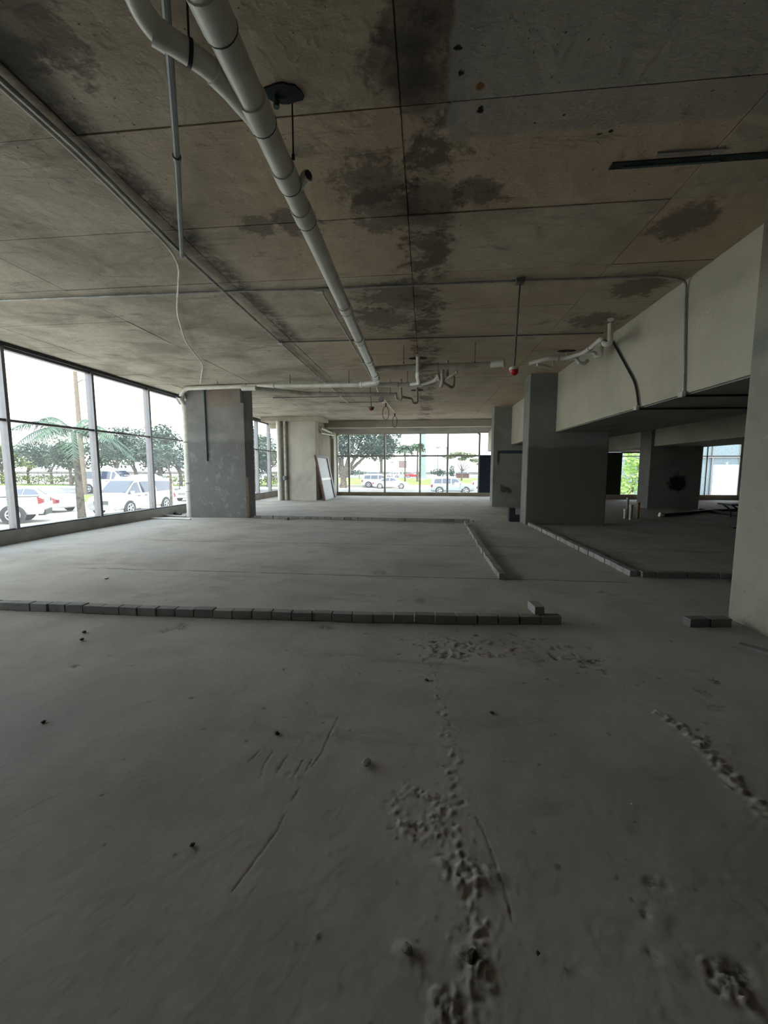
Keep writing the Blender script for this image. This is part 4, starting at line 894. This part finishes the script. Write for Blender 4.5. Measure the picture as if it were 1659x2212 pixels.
# hedge and its fence
hd = thing('hedge', (-55, 58.5, GZ), 'long yellow-green hedge along the road', 'hedge')
leaves([(-84+2.2*i, 58.5, GZ+1.05+random.uniform(-.1, .15), 1.6, .7, .75) for i in range(30)], 6500, .17, M_leafy, 'foliage', hd)
fb = MB()
for i in range(45): fb.tube([(-84+1.45*i, 58.5, GZ), (-84+1.45*i+random.uniform(-.3, .3), 58.5, GZ+.8)], .05, 5)
fb.build('stems', M_bark, hd)
fe = thing('wire_fence', (-55, 57.9, GZ), 'thin post and rail fence in front of the hedge', 'fence')
for i in range(17): MB().tube([(-84+4*i, 57.9, GZ), (-84+4*i, 57.9, GZ+2.1)], .045, 6).build('post', M_pole, fe)
for z in (.25, 2.05): MB().tube([(-84, 57.9, GZ+z), (-20, 57.9, GZ+z)], .03, 5).build('rail', M_pole, fe)
# pylon, sign, lamps, acacia
py_ = thing('pylon', (-.6, 95, GZ), 'tall grey pylon in the middle of the far window', 'pylon')
MB().tube([(-.6, 95, GZ), (-.6, 95, 6.2)], [.72, .66], 16).build('lower_shaft', M_pyl, py_, smooth=.6); MB().tube([(-.6, 95, 6.2), (-.6, 95, 9.6)], .55, 16).build('upper_shaft', M_pyl, py_, smooth=.6)
MB().tube([(-.6, 95, 6.1), (-.6, 95, 6.3)], .8, 16).build('flange', M_zinc, py_); MB().box(-1.9, 94, GZ, .7, 96, GZ+.4).build('base', M_lot, py_)
sg_ = thing('billboard', (-5.6, 100, GZ), 'small brown-purple billboard on a post by the far road', 'sign')
MB().box(-6.5, 100, 1.95, -4.7, 100.12, 3.5).build('board', plain('billboard_face', (.2, .13, .14), .6), sg_)
MB().box(-6.6, 100.02, 1.85, -4.6, 100.1, 3.6).build('frame', M_zincd, sg_); MB().box(-5.75, 100, GZ, -5.45, 100.1, 1.9).build('post', M_zinc, sg_)
for (px, top, Y, lb) in ((880, 985, 120, 'thin lamp post left of the pylon'), (847, 1000, 120, 'short lamp post left of the billboard'), (776, 1002, 100, 'thin post seen under the big tree'), (946, 968, 100, 'tall thin lamp post right of the pylon'), (965, 968, 130, 'faint far lamp post beside the window mullion')):
    p = at(px, top, Y=Y); lpz = thing('lamp_post', (p.x, p.y, GZ), lb, 'lamp post'); MB().tube([(p.x, p.y, GZ), (p.x, p.y, p.z)], [.14, .1], 6).build('shaft', M_zincd, lpz); MB().box(p.x-.5, p.y-.3, p.z, p.x+.5, p.y+.3, p.z+.35).build('lamp_head', M_alu, lpz, bevel=.08)
tree(7.6, 88, 6, 2.4, [(-2.6,0,5.2,1.6,1.2,.45),(-.8,0,5.7,1.9,1.4,.5),(1.3,0,5.4,1.8,1.3,.5),(2.9,0,4.4,1.4,1.1,.4),(4.2,0,3.6,1.2,1,.35),(0,0,4.7,1,1,.35)], 3200, .24, leafmat('olive_leaves', (.16, .19, .12), (.28, .31, .2)), 'umbrella-shaped tree right in the far window', 6, .16, 12)
tree(5.7, 90, 4, .6, [(0,0,2.0,.6,.6,1.6)], 500, .16, M_leafb, 'narrow shrub beside the umbrella-shaped tree', 1, .08, 13)
tree(1.9+.9, 96, 4, .8, [(0,0,2,1.9,1.2,.8),(1.0,0,1.5,1.2,1,.7)], 700, .18, M_leafb, 'round shrub right of the pylon', 2, .1, 14)
tree(-23.5, 120, 4, .8, [(0,0,1.8,3,1.5,1.2),(3,0,1.6,3,1.5,1)], 900, .25, M_leafb, 'low far shrub in the gap below the big tree', 2, .1, 15)
bw = thing('brick_planter', (12, 130, GZ), 'low red-brown wall right in the far window', 'wall'); MB().box(8.75, 120, GZ, 12.5, 121, .35).build('wall_body', M_brick, bw); MB().box(8.6, 119.9, .35, 12.65, 121.1, .45).build('coping', M_zincd, bw)
# right-hand windows: shrubs and a building
tree(14.8, 31, 5, .8, [(0,0,2.0,1.6,1,1.4),(.6,0,3.4,1.5,1,1.2),(-.5,0,1,1.2,1,.8)], 900, .18, leafmat('bright_leaves', (.2, .36, .06), (.4, .55, .16)), 'bright green bush in the narrow right window', 3, .08, 16)
ob = thing('neighbour_building', (26, 40, GZ), 'glass-fronted neighbour building in the right window', 'building')
MB().box(20, 42, GZ, 36, 48, 7).build('facade', plain('blue_grey_facade', (.14, .19, .22), .3), ob); MB().box(20, 41.8, 2.6, 36, 42, 2.8).build('floor_band', M_alu, ob)
for x in (22, 24.5, 27, 29.5, 32): MB().box(x, 41.85, GZ, x+.12, 42, 7).build('mullion', M_alu, ob)
hb_ = thing('hoarding', (23.5, 33, GZ), 'plain white hoarding in front of the neighbour building', 'hoarding'); MB().box(21.5, 33, GZ, 27.5, 33.15, 1.85).build('board', plain('white_hoarding', (.32, .32, .33), .6), hb_)
for x in (22.5, 25, 27.2): MB().tube([(x, 33.25, GZ), (x, 33.25, 2.05)], .06, 8).build('post', M_zinc, hb_)
